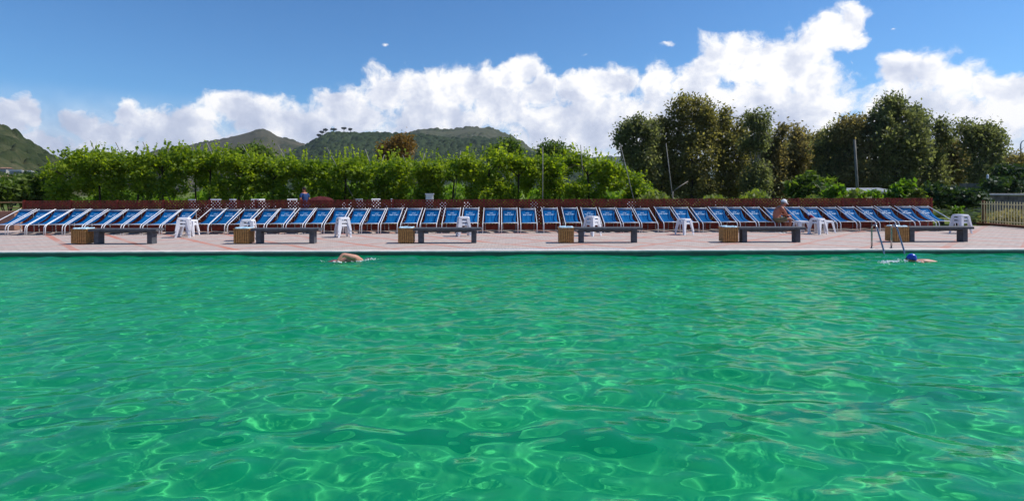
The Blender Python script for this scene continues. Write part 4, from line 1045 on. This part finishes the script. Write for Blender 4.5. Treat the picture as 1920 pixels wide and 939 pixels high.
for k, px in enumerate(front):
    n = k + 1
    lb = 'grape vine at the left end of the front row, arching down to the ground' if k == 0 else ('grape vine at the right end of the front row, sloping down towards the trees' if k == 16 else
         (f'grape vine, {ORD[n]} from the left in the front row under the canopy' if n <= 9 else f'grape vine, {ORD[18 - n]} from the right in the front row under the canopy'))
    vine(px + R.uniform(-8, 8), 29.2 + R.uniform(-.4, .4), 'front', k, lb)
rear = np.linspace(215, 1120, 13)
for k, px in enumerate(rear):
    n = k + 1
    lb = f'grape vine, {ORD[n]} from the left in the rear row' if n <= 7 else f'grape vine, {ORD[14 - n]} from the right in the rear row'
    vine(px + R.uniform(-8, 8), 34 + R.uniform(-.4, .4), 'rear', k, lb)
# stakes of the trellis
STK = [(170, 264, 178, 284), (217, 267, 232, 297), (268, 266, 283, 298), (388, 268, 405, 305), (455, 273, 478, 312), (521, 272, 540, 304), (613, 277, 622, 294), (685, 280, 691, 297), (721, 290, 716, 304),
       (755, 291, 768, 320), (797, 287, 793, 301), (864, 283, 862, 298), (936, 277, 935, 300), (1018, 275, 1017.5, 376), (1089, 272, 1090, 287), (1163, 270, 1178, 332), (1249, 269, 1260, 362)]
SL = ['grey vine stake leaning left above the left end of the canopy', 'grey vine stake leaning left, second from the left end', 'grey vine stake leaning left, third from the left end', 'long pale vine stake leaning in front of the left slope of the pointed hill',
      'pale vine stake leaning left of the summit of the pointed hill', 'pale vine stake leaning right of the pointed hill', 'vine stake below the umbrella pines on the hill', 'faint vine stake left of the rust coloured tree',
      'short pale vine stake at the left foot of the rust coloured tree', 'long vine stake leaning in front of the rust coloured tree', 'short white vine stake tilted right, right of the rust coloured tree', 'upright white vine stake under the flat crest of the hill',
      'upright grey vine stake at the right slope of the hill', 'tall upright white stake reaching down to the fence', 'short dark vine stake over the right hump of the canopy', 'tall pale stake leaning left before the leftmost grove tree', 'tallest white stake leaning left in front of the grove']
for (a, b, c, d), lb in zip(STK, SL):
    D = 27.6 if d > 325 else 29.3
    top, low = at(a, b, D), at(c, d, D); base = top + (low - top) * (top.z + .05) / (top.z - low.z); mb = MB(); kn = top.lerp(base, .5)
    mb.tube([top, kn, base], [.020, .023, .026], 7); o = mb.build('vine_stake', M['stake'], smooth=True); tag(o, lb, 'stake', 'stakes of the vine trellis')
mb = MB(); mb.tube([at(1262, 359, 27.7), at(1274, 350, 27.7), at(1290, 340, 27.9)], [.03, .026, .02], 6); mb.tube([at(1262, 359, 27.7), Vector((at(1258, 359, 27.7).x, 27.6, -.05))], [.03, .035], 6)
tag(mb.build('bare_branch', M['palebark'], smooth=True), 'bare pale branch leaning right from the foot of the tallest white stake', 'branch')
# weeds along the foot of the fence and on the field
def weeds(label, px0, px1, D0, D1, h, n, m, size, elong=2.4):
    px = rng.uniform(px0, px1, n); D = rng.uniform(D0, D1, n); x = (px - 960) * D / F
    hh = h * (0.75 + .35 * np.sin(px * .05) * np.sin(px * .017 + 2)) * rng.random(n) ** .7
    P_ = np.stack([x, D, hh], 1); co, q = leaf_arrays(P_, size, elong, .1, -.4)
    tag(link('undergrowth', np_mesh('undergrowth', co, q, LM[m], tint=np.clip(.35 + .5 * hh / h + rng.normal(size=n) * .18, 0, 1))), label, 'undergrowth', kind='stuff')
weeds('yellow green weeds along the foot of the fence below the right hand grove', 1180, 1745, 25.4, 28.5, 1.5, 9000, 'weed', .13)
weeds('low weeds and grass lit behind the vine trunks', 40, 1190, 37, 50, 2.1, 16000, 'bright', .24)
weeds('weeds at the foot of the vines behind the lattice fence', 60, 1190, 27.5, 31, .95, 8000, 'shrub', .14)
weeds('dry dark undergrowth behind the cream baluster fence', 1838, 2120, 24.6, 29.6, .55, 5000, 'brown', .13)
# ------------------------------------------------------------------ things behind the fence
def make_chair():
    t = thing('plastic_chair', 'x', 'chair', group='white plastic chairs stacked behind the lattice fence')
    mb = MB(); mb.box((0, 0, .43), (.46, .44, .025)); mb.box((0, -.215, .415), (.44, .02, .05)); mb.build('seat', M['plastic'], t)
    mb = MB()
    for k in range(5): mb.bar((-.17 + .085 * k, .22, .44), (-.19 + .095 * k, .34, .84), .05, .016, (0, 1, 0))
    mb.bar((-.23, .335, .855), (.23, .335, .855), .02, .07); mb.build('backrest', M['plastic'], t)
    for sx in (-1, 1):
        for y0, y1 in ((-.2, -.26), (.2, .27)):
            mb = MB(); mb.bar((sx * .21, y0, .43), (sx * .26, y1, 0), .05, .035, (0, 1, 0)); mb.build('leg', M['plastic'], t)
        mb = MB(); mb.bar((sx * .25, -.2, .63), (sx * .24, .29, .68), .055, .022); mb.bar((sx * .25, -.2, .63), (sx * .235, -.215, .43), .04, .03, (0, 1, 0)); mb.build('armrest', M['plastic'], t)
    return t
chair = make_chair(); firstc = True
CH = [(372, 25.4, 3, 2.7), (401, 25.2, 3, .3), (424, 25.0, 3, -.5), (452, 25.2, 3, 2.2), (480, 24.9, 3, .4), (503, 25.2, 3, 1.4), (552, 25.2, 3, .7), (652, 25.0, 2, .4), (684, 25.2, 3, 2.6), (712, 24.9, 3, .8), (748, 25.1, 3, 1.9), (830, 25.4, 2, .2), (885, 25.2, 2, .9), (1010, 25.0, 2, 2.4), (1190, 25.2, 2, .3), (1355, 25.2, 2, 1.1)]
cw = ['at the left end of the chair stacks', 'second from the left', 'third from the left', 'fourth from the left', 'fifth from the left', 'sixth from the left', 'left of the dark red canopy', 'right of the dark red canopy', 'second right of the dark red canopy',
      'third right of the dark red canopy', 'fourth right of the dark red canopy', 'right of the white louvred cabinet', 'behind the gap between the central loungers', 'at the foot of the tall upright white stake', 'left of the tallest leaning stake', 'behind the fence near the fifth bin']
for (px, D, n, rz), wd in zip(CH, cw):
    for k in range(n):
        o = chair if firstc else copy_tree(chair); firstc = False
        o.location = (X(px, D), D, .16 * k); o.rotation_euler = (0, 0, rz + R.uniform(-.06, .06))
        o['label'] = f'white plastic chair, {["lowest", "middle" if n == 3 else "top", "top"][k]} of the stack {wd}'
# dark red canopy of a low parasol
c = at(602, 372, 24.6); t = thing('parasol', 'dark red parasol with a low domed canopy just showing over the fence', 'parasol', (c.x, 24.6, 0))
mb = MB(); vs = [(0, 0, 1.335)]; nseg = 16
for j, (r, z) in enumerate(((.15, 1.325), (.31, 1.295), (.46, 1.24), (.56, 1.18), (.57, 1.05))):
    for i in range(nseg):
        a = 2 * PI * i / nseg; rr_ = r * (1 - .035 * (i % 2)); vs.append((rr_ * math.cos(a), rr_ * math.sin(a), z - (.02 if i % 2 else 0)))
fs = [(0, 1 + i, 1 + (i + 1) % nseg) for i in range(nseg)]
for j in range(4):
    for i in range(nseg): a = 1 + j * nseg; fs.append((a + i, a + nseg + i, a + nseg + (i + 1) % nseg, a + (i + 1) % nseg))
mb.add(vs, fs); ob = mb.build('canopy', M['canopy'], t); ob.modifiers.new('thick', 'SOLIDIFY').thickness = .008
mb = MB(); mb.tube([(0, 0, 0), (0, 0, 1.33)], .022, 8); mb.build('pole', M['stake'], t); mb = MB(); mb.tube([(0, 0, 0), (0, 0, .08)], .22, 16); mb.build('base', M['bench'], t)
# person standing behind the fence
D = 26.0; t = thing('person', 'person in a blue shirt standing behind the fence by the dark red parasol', 'person', (X(571, D), D, 0), 2.6)
J = {'pel': ((0, 0, .93), (.13, .17)), 'waist': ((0, 0, 1.08), (.12, .155)), 'chest': ((0, 0, 1.28), (.13, .18)), 'sh': ((0, 0, 1.42), (.10, .15)), 'neck': ((.01, 0, 1.51), .058), 'sk': ((.02, 0, 1.58), .06)}
E = [('pel', 'waist'), ('waist', 'chest'), ('chest', 'sh'), ('sh', 'neck'), ('neck', 'sk')]
for s, n in ((-1, 'n'), (1, 'f')):
    J[n + 's'] = ((0, s * .2, 1.40), .06); J[n + 'e'] = ((-.02, s * .25, 1.12), .042); J[n + 'w'] = ((.1, s * .24, .88), .03); E += [('sh', n + 's'), (n + 's', n + 'e'), (n + 'e', n + 'w')]
    hand_joints(J, E, n + 'w', None, (.2, 0, -1), (1, 0, 0), (0, s, 0), .3, n)
    J[n + 'h'] = ((0, s * .1, .86), .09); J[n + 'k'] = ((.02, s * .11, .48), .06); J[n + 'a'] = ((0, s * .11, .08), .038); J[n + 't'] = ((.15, s * .12, .03), .033); E += [('pel', n + 'h'), (n + 'h', n + 'k'), (n + 'k', n + 'a'), (n + 'a', n + 't')]
skin_body('body', J, E, 'pel', M['skin'], t)
hd, P, rot = add_head(t, (.035, 0, 1.66), M['skin'], 0)
mb = MB(); mb.ball(P(-.015, 0, .015), (.095, .082, .108), 16, 12, m=rot, cut=PI * .6); mb.build('hair', M['darkhair'], t, smooth=True)
J = {'p': ((0, 0, .93), (.15, .185)), 'w': ((0, 0, 1.08), (.14, .175)), 'c': ((0, 0, 1.28), (.15, .2)), 's': ((0, 0, 1.41), (.11, .15)), 'a': ((0, -.205, 1.385), .075), 'b': ((-.01, -.23, 1.24), .066), 'd': ((0, .205, 1.385), .075), 'e': ((-.01, .23, 1.24), .066)}
skin_body('shirt', J, [('p', 'w'), ('w', 'c'), ('c', 's'), ('s', 'a'), ('a', 'b'), ('s', 'd'), ('d', 'e')], 'p', M['blueshirt'], t)
J = {'p': ((0, 0, .91), (.152, .187)), 'a': ((0, -.1, .84), .115), 'b': ((.01, -.11, .55), .095), 'c': ((0, .1, .84), .115), 'd': ((.01, .11, .55), .095)}
skin_body('shorts', J, [('p', 'a'), ('a', 'b'), ('p', 'c'), ('c', 'd')], 'p', M['blueshirt'], t)
# white louvred cabinet
D = 26.6; t = thing('louvred_cabinet', 'white louvred cabinet standing behind the fence under the vines', 'cabinet', (X(805, D), D, 0), .1)
mb = MB(); mb.box((0, .2, .70), (.36, .36, 1.38)); mb.build('body', M['plastic'], t)
mb = MB()
for k in range(11): mb.box((0, 0.005, .2 + k * .11), (.33, .03, .075), Matrix.Rotation(.35, 3, 'X'))
mb.build('louvre_door', M['plastic'], t); mb = MB(); mb.box((0, .19, 1.405), (.42, .44, .05)); mb.build('top', M['plastic'], t)
# white car parked behind the vines
D = 43.0; t = thing('parked_car', 'white car parked behind the vine trunks, mostly hidden by leaves', 'car', (X(615, D), D, 0), .08)
pr = [(-1.9, .32), (-1.92, .72), (-1.72, .9), (-.98, .98), (-.45, 1.46), (.75, 1.5), (1.45, 1.05), (1.86, .96), (1.92, .55), (1.88, .32)]
mb = MB(); n = len(pr); hw = .8
vs = []
for sy in (-1, 1):
    for (x, z) in pr: vs.append((x, sy * hw * (1 if z < 1.1 else .86), z))
mb.add(vs, [tuple(range(n)), tuple(reversed(range(n, 2 * n)))] + [((i + 1) % n, i, i + n, (i + 1) % n + n) for i in range(n)])
mb.build('body', M['carwhite'], t)
for (x0, x1, x2, x3) in ((-.82, -.42, .1, .1), (.17, .17, .68, 1.12)):
    mb = MB(); sy = -1; ps = [(x0, -hw - .004, 1.02), (x1, -hw * .865 - .004, 1.42), (x2, -hw * .865 - .004, 1.44), (x3, -hw - .004, 1.04)]
    mb.add(ps + [(p[0], p[1] + .03, p[2]) for p in ps], [(0, 3, 2, 1), (4, 5, 6, 7), (0, 1, 5, 4), (1, 2, 6, 5), (2, 3, 7, 6), (3, 0, 4, 7)]); mb.build('window', M['glass'], t)
for x in (-1.2, 1.2):
    for sy in (-1, 1):
        mb = MB(); mb.tube([(x, sy * .62, .31), (x, sy * .815, .31)], .31, 20); wb = mb.build('wheel', M['black'], t)
        mb = MB(); mb.tube([(x, sy * .80, .31), (x, sy * .83, .31)], .18, 14); mb.build('rim', M['steel'], wb)
# grey roofed shed, utility pole, street lamp
D = 36; t = thing('shed', 'low open shed with a flat grey sheet roof behind the utility pole', 'shed', (X(1622, D), D, 0))
x0, x1 = X(1576, D) - X(1622, D), X(1668, D) - X(1622, D)
mb = MB()
for k in range(18):
    xa = x0 + (x1 - x0) * k / 18; mb.box((xa + (x1 - x0) / 36, 0, 1.52), ((x1 - x0) / 18 - .01, 2.2, .03 + .012 * (k % 2)), Matrix.Rotation(.12, 3, 'X'))
mb.box(((x0 + x1) / 2, -1.09, 1.36), (x1 - x0, .03, .12)); mb.build('roof', M['greyroof'], t)
for x in (x0 + .1, (x0 + x1) / 2, x1 - .1):
    for y in (-.95, .95):
        mb = MB(); mb.box((x, y, .69 + y * .11), (.08, .08, 1.38 + y * .2)); mb.build('post', M['polewood'], t)
D = 33; a, b = at(1602.5, 262, D), at(1608.5, 376, D); mb = MB(); b = a + (b - a) * ((a.z + .1) / (a.z - b.z)); mb.tube([a, b], [.065, .095], 10)
tag(mb.build('utility_pole', M['polewood'], smooth=True), 'grey wooden utility pole in front of the grove, its top among leaves', 'pole')
D = 72; p = at(1914, 300, D); t = thing('street_lamp', 'grey street lamp with a curved arm at the right edge, above the bushes', 'street lamp', (p.x, D, 0))
zt = at(1914, 266, D).z; mb = MB(); mb.tube([(0, 0, 0), (0, 0, zt - .35), (.08, 0, zt - .1), (.28, 0, zt + .1), (.62, 0, zt + .2), (1.0, 0, zt + .22)], [.09, .07, .06, .055, .05, .05], 8); mb.build('pole', M['greyroof'], t, smooth=True)
mb = MB(); mb.ball((1.2, 0, zt + .2), (.3, .12, .08), 12, 8); mb.build('lamp_head', M['greyroof'], t, smooth=True)
# stone terrace at the right
def rubble(name, label, x0, x1, y0, y1, z1, seed):
    mb = MB(); rr = random.Random(seed); z = -.05
    while z < z1 - .02:
        h = min(rr.uniform(.16, .26), z1 - z); x = x0
        while x < x1 - .02:
            w = min(rr.uniform(.25, .5), x1 - x); mb.box((x + w / 2, (y0 + y1) / 2 + rr.uniform(-.02, .02), z + h / 2), (w - .012, y1 - y0, h - .012), Matrix.Rotation(rr.uniform(-.012, .012), 3, 'Z')); x += w
        z += h
    mb.box(((x0 + x1) / 2, (y0 + y1) / 2 + .03, (z1 - .05) / 2), (x1 - x0 - .05, y1 - y0 - .08, z1 + .03))
    tag(mb.build(name, M['stone']), label, 'wall')
rubble('stone_wall', 'low old stone wall left of the junipers, behind the cycads', X(1774, 36), X(1818, 36), 36, 36.5, at(1795, 349.5, 36).z, 1)
rubble('stone_wall', 'higher grey stone wall block with the white post beside it', X(1813, 34.6), X(1852, 34.6), 34.6, 35.2, at(1830, 343.5, 34.6).z, 2)
rubble('stone_wall', 'long retaining wall of the terrace behind the cream fence', X(1822, 30), X(2150, 30), 30, 30.5, at(1870, 364, 30).z - .08, 3)
mb = MB()
for k in range(9): mb.box((X(1820, 30) + .5 + k * 1.0, 30.2, at(1870, 364, 30).z - .02), (.985, .75, .09))
tag(mb.build('wall_coping', M['coping']), 'pale slab coping on the retaining wall below the junipers', 'coping')
o = MB(); o.box((X(1990, 33), 33.6, .60), (X(2128, 33) - X(1852, 33), 6.1, 1.2)); tag(o.build('terrace', M['ground']), kind='structure')
c = at(1852, 327, 33.4); mb = MB(); mb.tube([(c.x, 33.4, 1.2), (c.x, 33.4, c.z - .04), (c.x, 33.4, c.z)], [.055, .055, .02], 10)
tag(mb.build('marker_post', M['plastic'], smooth=True), 'short white post standing on the terrace above the lower juniper', 'post')

# ------------------------------------------------------------------ hills
def vnoise(x, y, seed):
    g = np.random.default_rng(seed); tb = g.random((256, 256))
    xi, yi = np.floor(x).astype(int), np.floor(y).astype(int); fx, fy = x - xi, y - yi
    fx = fx * fx * (3 - 2 * fx); fy = fy * fy * (3 - 2 * fy)
    a, b, c, d = tb[yi % 256, xi % 256], tb[yi % 256, (xi + 1) % 256], tb[(yi + 1) % 256, xi % 256], tb[(yi + 1) % 256, (xi + 1) % 256]
    return (a * (1 - fx) + b * fx) * (1 - fy) + (c * (1 - fx) + d * fx) * fy
def worley(x, y, seed):
    g = np.random.default_rng(seed); ox, oy, rr_ = g.random((128, 128)), g.random((128, 128)), g.uniform(.45, 1, (128, 128))
    xi, yi = np.floor(x).astype(int), np.floor(y).astype(int); best = np.zeros_like(x)
    for dx in (-1, 0, 1):
        for dy in (-1, 0, 1):
            cx, cy = xi + dx, yi + dy; k = (cy % 128, cx % 128)
            d2 = ((cx + ox[k] - x) ** 2 + (cy + oy[k] - y) ** 2) / (rr_[k] * .72) ** 2
            best = np.maximum(best, rr_[k] * np.sqrt(np.clip(1 - d2, 0, 1)))
    return best
def hill(label_name, pr, D0, D1, m, tree_h, cell, rough, pow_=1.15, np_=360, nt_=150, seed=1, gaps=.35):
    px = np.linspace(pr[0][0], pr[-1][0], np_); ry = np.interp(px, [p[0] for p in pr], [p[1] for p in pr])
    tt = np.concatenate([np.linspace(0, 1, nt_) , np.linspace(1.02, 1.5, 14)])
    PXg, T_ = np.meshgrid(px, tt); RY = np.interp(PXg, px, ry)
    D = D0 + (D1 - D0) * T_; zr = H - (RY - (356 - ROLL * (PXg - 960))) * D1 / F
    shape = np.where(T_ <= 1, T_ ** pow_, 1 - (T_ - 1) * 1.3)
    x = (PXg - 960) * D / F
    z = zr * shape
    z += (vnoise(x / (cell * 9), D / (cell * 9), seed) - .5) * rough * np.clip(T_ * 3, 0, 1) * np.clip((1.02 - T_) * 6, 0.15, 1)
    dens = vnoise(x / (cell * 5), D / (cell * 5), seed + 3) * .65 + vnoise(x / (cell * 2), D / (cell * 2), seed + 9) * .35
    tr = worley(x / cell, D / cell, seed + 5) * np.clip((dens - gaps) * 5, 0, 1)
    z2 = z + tr * tree_h
    co = np.stack([x, D, z2 - .3], -1).reshape(-1, 3); ny_, nx_ = PXg.shape
    i = np.arange(ny_ - 1)[:, None] * nx_ + np.arange(nx_ - 1)[None, :]
    q = np.stack([i, i + 1, i + nx_ + 1, i + nx_], -1).reshape(-1, 4)
    o = link('hill', np_mesh('hill', co, q, m, True, (1 - np.clip(tr * 1.5, 0, 1)).ravel(), 'POINT')); tag(o, kind='structure')
    return lambda p, D_: float(H - (np.interp(p, px, ry) - yh(p)) * D1 / F) * ((D_ - D0) / (D1 - D0)) ** pow_
hg = hill('left', [(-420, 150), (-250, 175), (-120, 200), (-30, 226), (0, 237), (10, 243), (30, 250), (45, 264), (62, 272), (80, 285), (100, 299), (125, 306), (180, 312), (260, 320), (330, 332)], 165, 430,
          hill_mat('near_hill', [(0.013, 0.024, 0.009), (0.034, 0.046, 0.018), (0.07, 0.072, 0.034), (0.17, 0.135, 0.09)], .11), 5.5, 6.0, 12, 1.0, 620, 260, 1, .30)
hill('peak', [(150, 345), (250, 292), (300, 281), (360, 273), (400, 265), (440, 254), (468, 247), (480, 243), (490, 242), (503, 245), (520, 256), (545, 264), (570, 271), (620, 282), (700, 300), (800, 330)], 620, 1500,
     hill_mat('bare_hill', [(0.022, 0.032, 0.017), (0.045, 0.050, 0.028), (0.078, 0.070, 0.044), (0.15, 0.115, 0.08)], .012), 7, 14, 26, 1.2, 340, 150, 4, .45)
hill('crest', [(600, 310), (700, 268), (760, 252), (785, 243), (815, 242), (835, 246), (850, 245), (880, 241), (905, 240), (925, 243), (950, 252), (970, 262), (990, 274), (1010, 286), (1040, 300), (1090, 316), (1180, 345)], 760, 1600,
     hill_mat('dry_hill', [(0.02, 0.031, 0.015), (0.048, 0.058, 0.028), (0.08, 0.082, 0.046), (0.12, 0.105, 0.07)], .012), 8, 13, 14, 1.1, 340, 150, 7, .42)
hill('wooded', [(440, 345), (500, 309), (535, 292), (560, 277), (585, 266), (605, 257), (630, 252), (665, 251), (700, 252), (760, 254), (800, 258), (850, 261), (890, 259), (930, 262), (960, 272), (990, 286), (1030, 300), (1090, 320), (1160, 347)], 480, 1050,
     hill_mat('wooded_hill', [(0.012, 0.024, 0.011), (0.026, 0.042, 0.017), (0.042, 0.06, 0.025), (0.07, 0.08, 0.04)], .02), 6.5, 9, 20, 1.05, 520, 210, 11, .12)
hill('far', [(1060, 352), (1100, 298), (1135, 295), (1152, 294), (1200, 298), (1300, 322), (1500, 300), (1700, 305), (1900, 296), (2100, 300), (2300, 352)], 1700, 2300,
     hill_mat('far_ridge', [(0.03, 0.045, 0.03), (0.05, 0.065, 0.04), (0.07, 0.08, 0.05)], .01), 8, 18, 8, 1.0, 260, 60, 15, .2)
# umbrella pines on the skyline of the wooded hill
PINES = [(598, 258, 7, 'lowest of the umbrella pines, at the left end of their line'), (604, 252, 8, 'umbrella pine second from the left on the hill shoulder'), (611, 248, 7, 'umbrella pine third from the left, on the brow of the hill'),
         (626, 247, 9, 'umbrella pine with the widest crown in the middle of the skyline group'), (645, 245, 7, 'umbrella pine with the highest crown on the skyline'), (657, 247, 6, 'small umbrella pine at the right end of the skyline group')]
for (px, py, w, lb) in PINES:
    D = 1050; py -= 4; w *= 1.25; c = at(px, py, D); k = D / F; base = (c.x, D, at(px, py + 9, D).z - 3)
    t = thing('umbrella_pine', lb, 'pine tree', base, 0, 'umbrella pines on the skyline')
    hz = c.z - base[2]; mb = MB(); mb.tube([(0, 0, 0), (.2, 0, hz * .6), (0, 0, hz)], [.55, .45, .35], 7)
    for a in (0, 1.3, 2.5, 3.9, 5.1): mb.tube([(0, 0, hz * .72), (math.cos(a) * w * .35 * k, math.sin(a) * w * .3 * k, hz)], [.3, .12], 5)
    mb.build('trunk', M['bark'], t); foliage('crown', [((0, 0, hz + .4), (w * .5 * k, w * .5 * k, 1.4 * k))], 900, 40, .6, 1.0, LM['pine'], t, 1.5, .4, 0, .2)
# houses at the foot of the left hill
HS = [(5, 316, 16, 3.6, 'tile', 196, 'white house with a tiled roof at the left edge below the hill'), (29, 321, 20, 3.2, 'rooftop', 190, 'long low building with a bright white flat roof below the hill'), (52, 322, 14, 3.0, 'rooftop', 214, 'small flat roofed house right of the bright white roof'),
      (72, 326, 12, 3.0, 'rooftop', 200, 'small white house nearest to the vines below the hill'), (8, 332, 26, 3.0, 'tile', 165, 'long building with a tan tiled roof at the left edge'), (3, 346, 14, 3.2, 'rooftop', 110, 'white walled shed low at the left edge behind the shrubs'), (54, 336, 16, 2.6, 'rooftop', 150, 'low pale shed roof between shrubs and hill')]
for k, (px, py, w, h, roof, D, lb) in enumerate(HS):
    c = at(px, py, D); W = w * D / F; dp = W * .7
    t = thing('house', lb, 'house', (c.x, D, c.z - h), R.uniform(-.2, .2), 'houses at the foot of the left hill')
    mb = MB(); mb.box((0, dp / 2, h / 2 - 2), (W, dp, h + 4)); mb.build('wall', M['render'], t)
    mb = MB()
    if roof == 'tile':
        e = .35; vs = [(-W / 2 - e, -e, h), (W / 2 + e, -e, h), (W / 2 + e, dp + e, h), (-W / 2 - e, dp + e, h), (-W / 2 - e, dp / 2, h + dp * .2), (W / 2 + e, dp / 2, h + dp * .2)]
        mb.add(vs, [(0, 1, 5, 4), (2, 3, 4, 5), (0, 4, 3), (1, 2, 5), (3, 2, 1, 0)])
    else:
        mb.box((0, dp / 2, h + .1), (W + .4, dp + .4, .2)); mb.box((0, -.1, h + .3), (W + .4, .2, .3))
    mb.build('roof', M[roof], t)
    for i in range(max(2, int(W / 1.6))):
        n_ = max(2, int(W / 1.6)); mb = MB(); mb.box((-W / 2 + W * (i + .5) / n_, -.02, h * .55), (.7, .06, 1.0)); mb.build('window', M['glass'], t)
    mb = MB(); mb.box((W * .15, -.025, .75), (.8, .06, 1.9)); mb.build('door', M['bark'], t)

# ------------------------------------------------------------------ air
m, nt = mat('thin_haze'); out = N(nt, 'ShaderNodeOutputMaterial'); v = N(nt, 'ShaderNodeVolumePrincipled')
v.inputs['Color'].default_value = (0.82, 0.90, 1.0, 1); v.inputs['Density'].default_value = HAZE; v.inputs['Anisotropy'].default_value = 0.2
L(nt, v.outputs[0], out.inputs['Volume'])
if HAZE > 0:
    mb = MB(); mb.box((0, 1250, 115), (5400, 4500, 240)); tag(mb.build('haze', m), kind='stuff')

# ------------------------------------------------------------------ render settings
sc.view_settings.view_transform = 'Standard'; sc.view_settings.look = 'None'; sc.view_settings.exposure = 0.22; sc.view_settings.gamma = 1
sc.render.engine = 'CYCLES'
sc.cycles.use_denoising = True
try: sc.cycles.denoiser = 'OPENIMAGEDENOISE'
except Exception: pass
sc.cycles.max_bounces = 8; sc.cycles.diffuse_bounces = 3; sc.cycles.glossy_bounces = 3; sc.cycles.transmission_bounces = 5; sc.cycles.transparent_max_bounces = 8; sc.cycles.volume_bounces = 0
sc.cycles.caustics_reflective = False; sc.cycles.caustics_refractive = True
sc.cycles.sample_clamp_indirect = 6.0
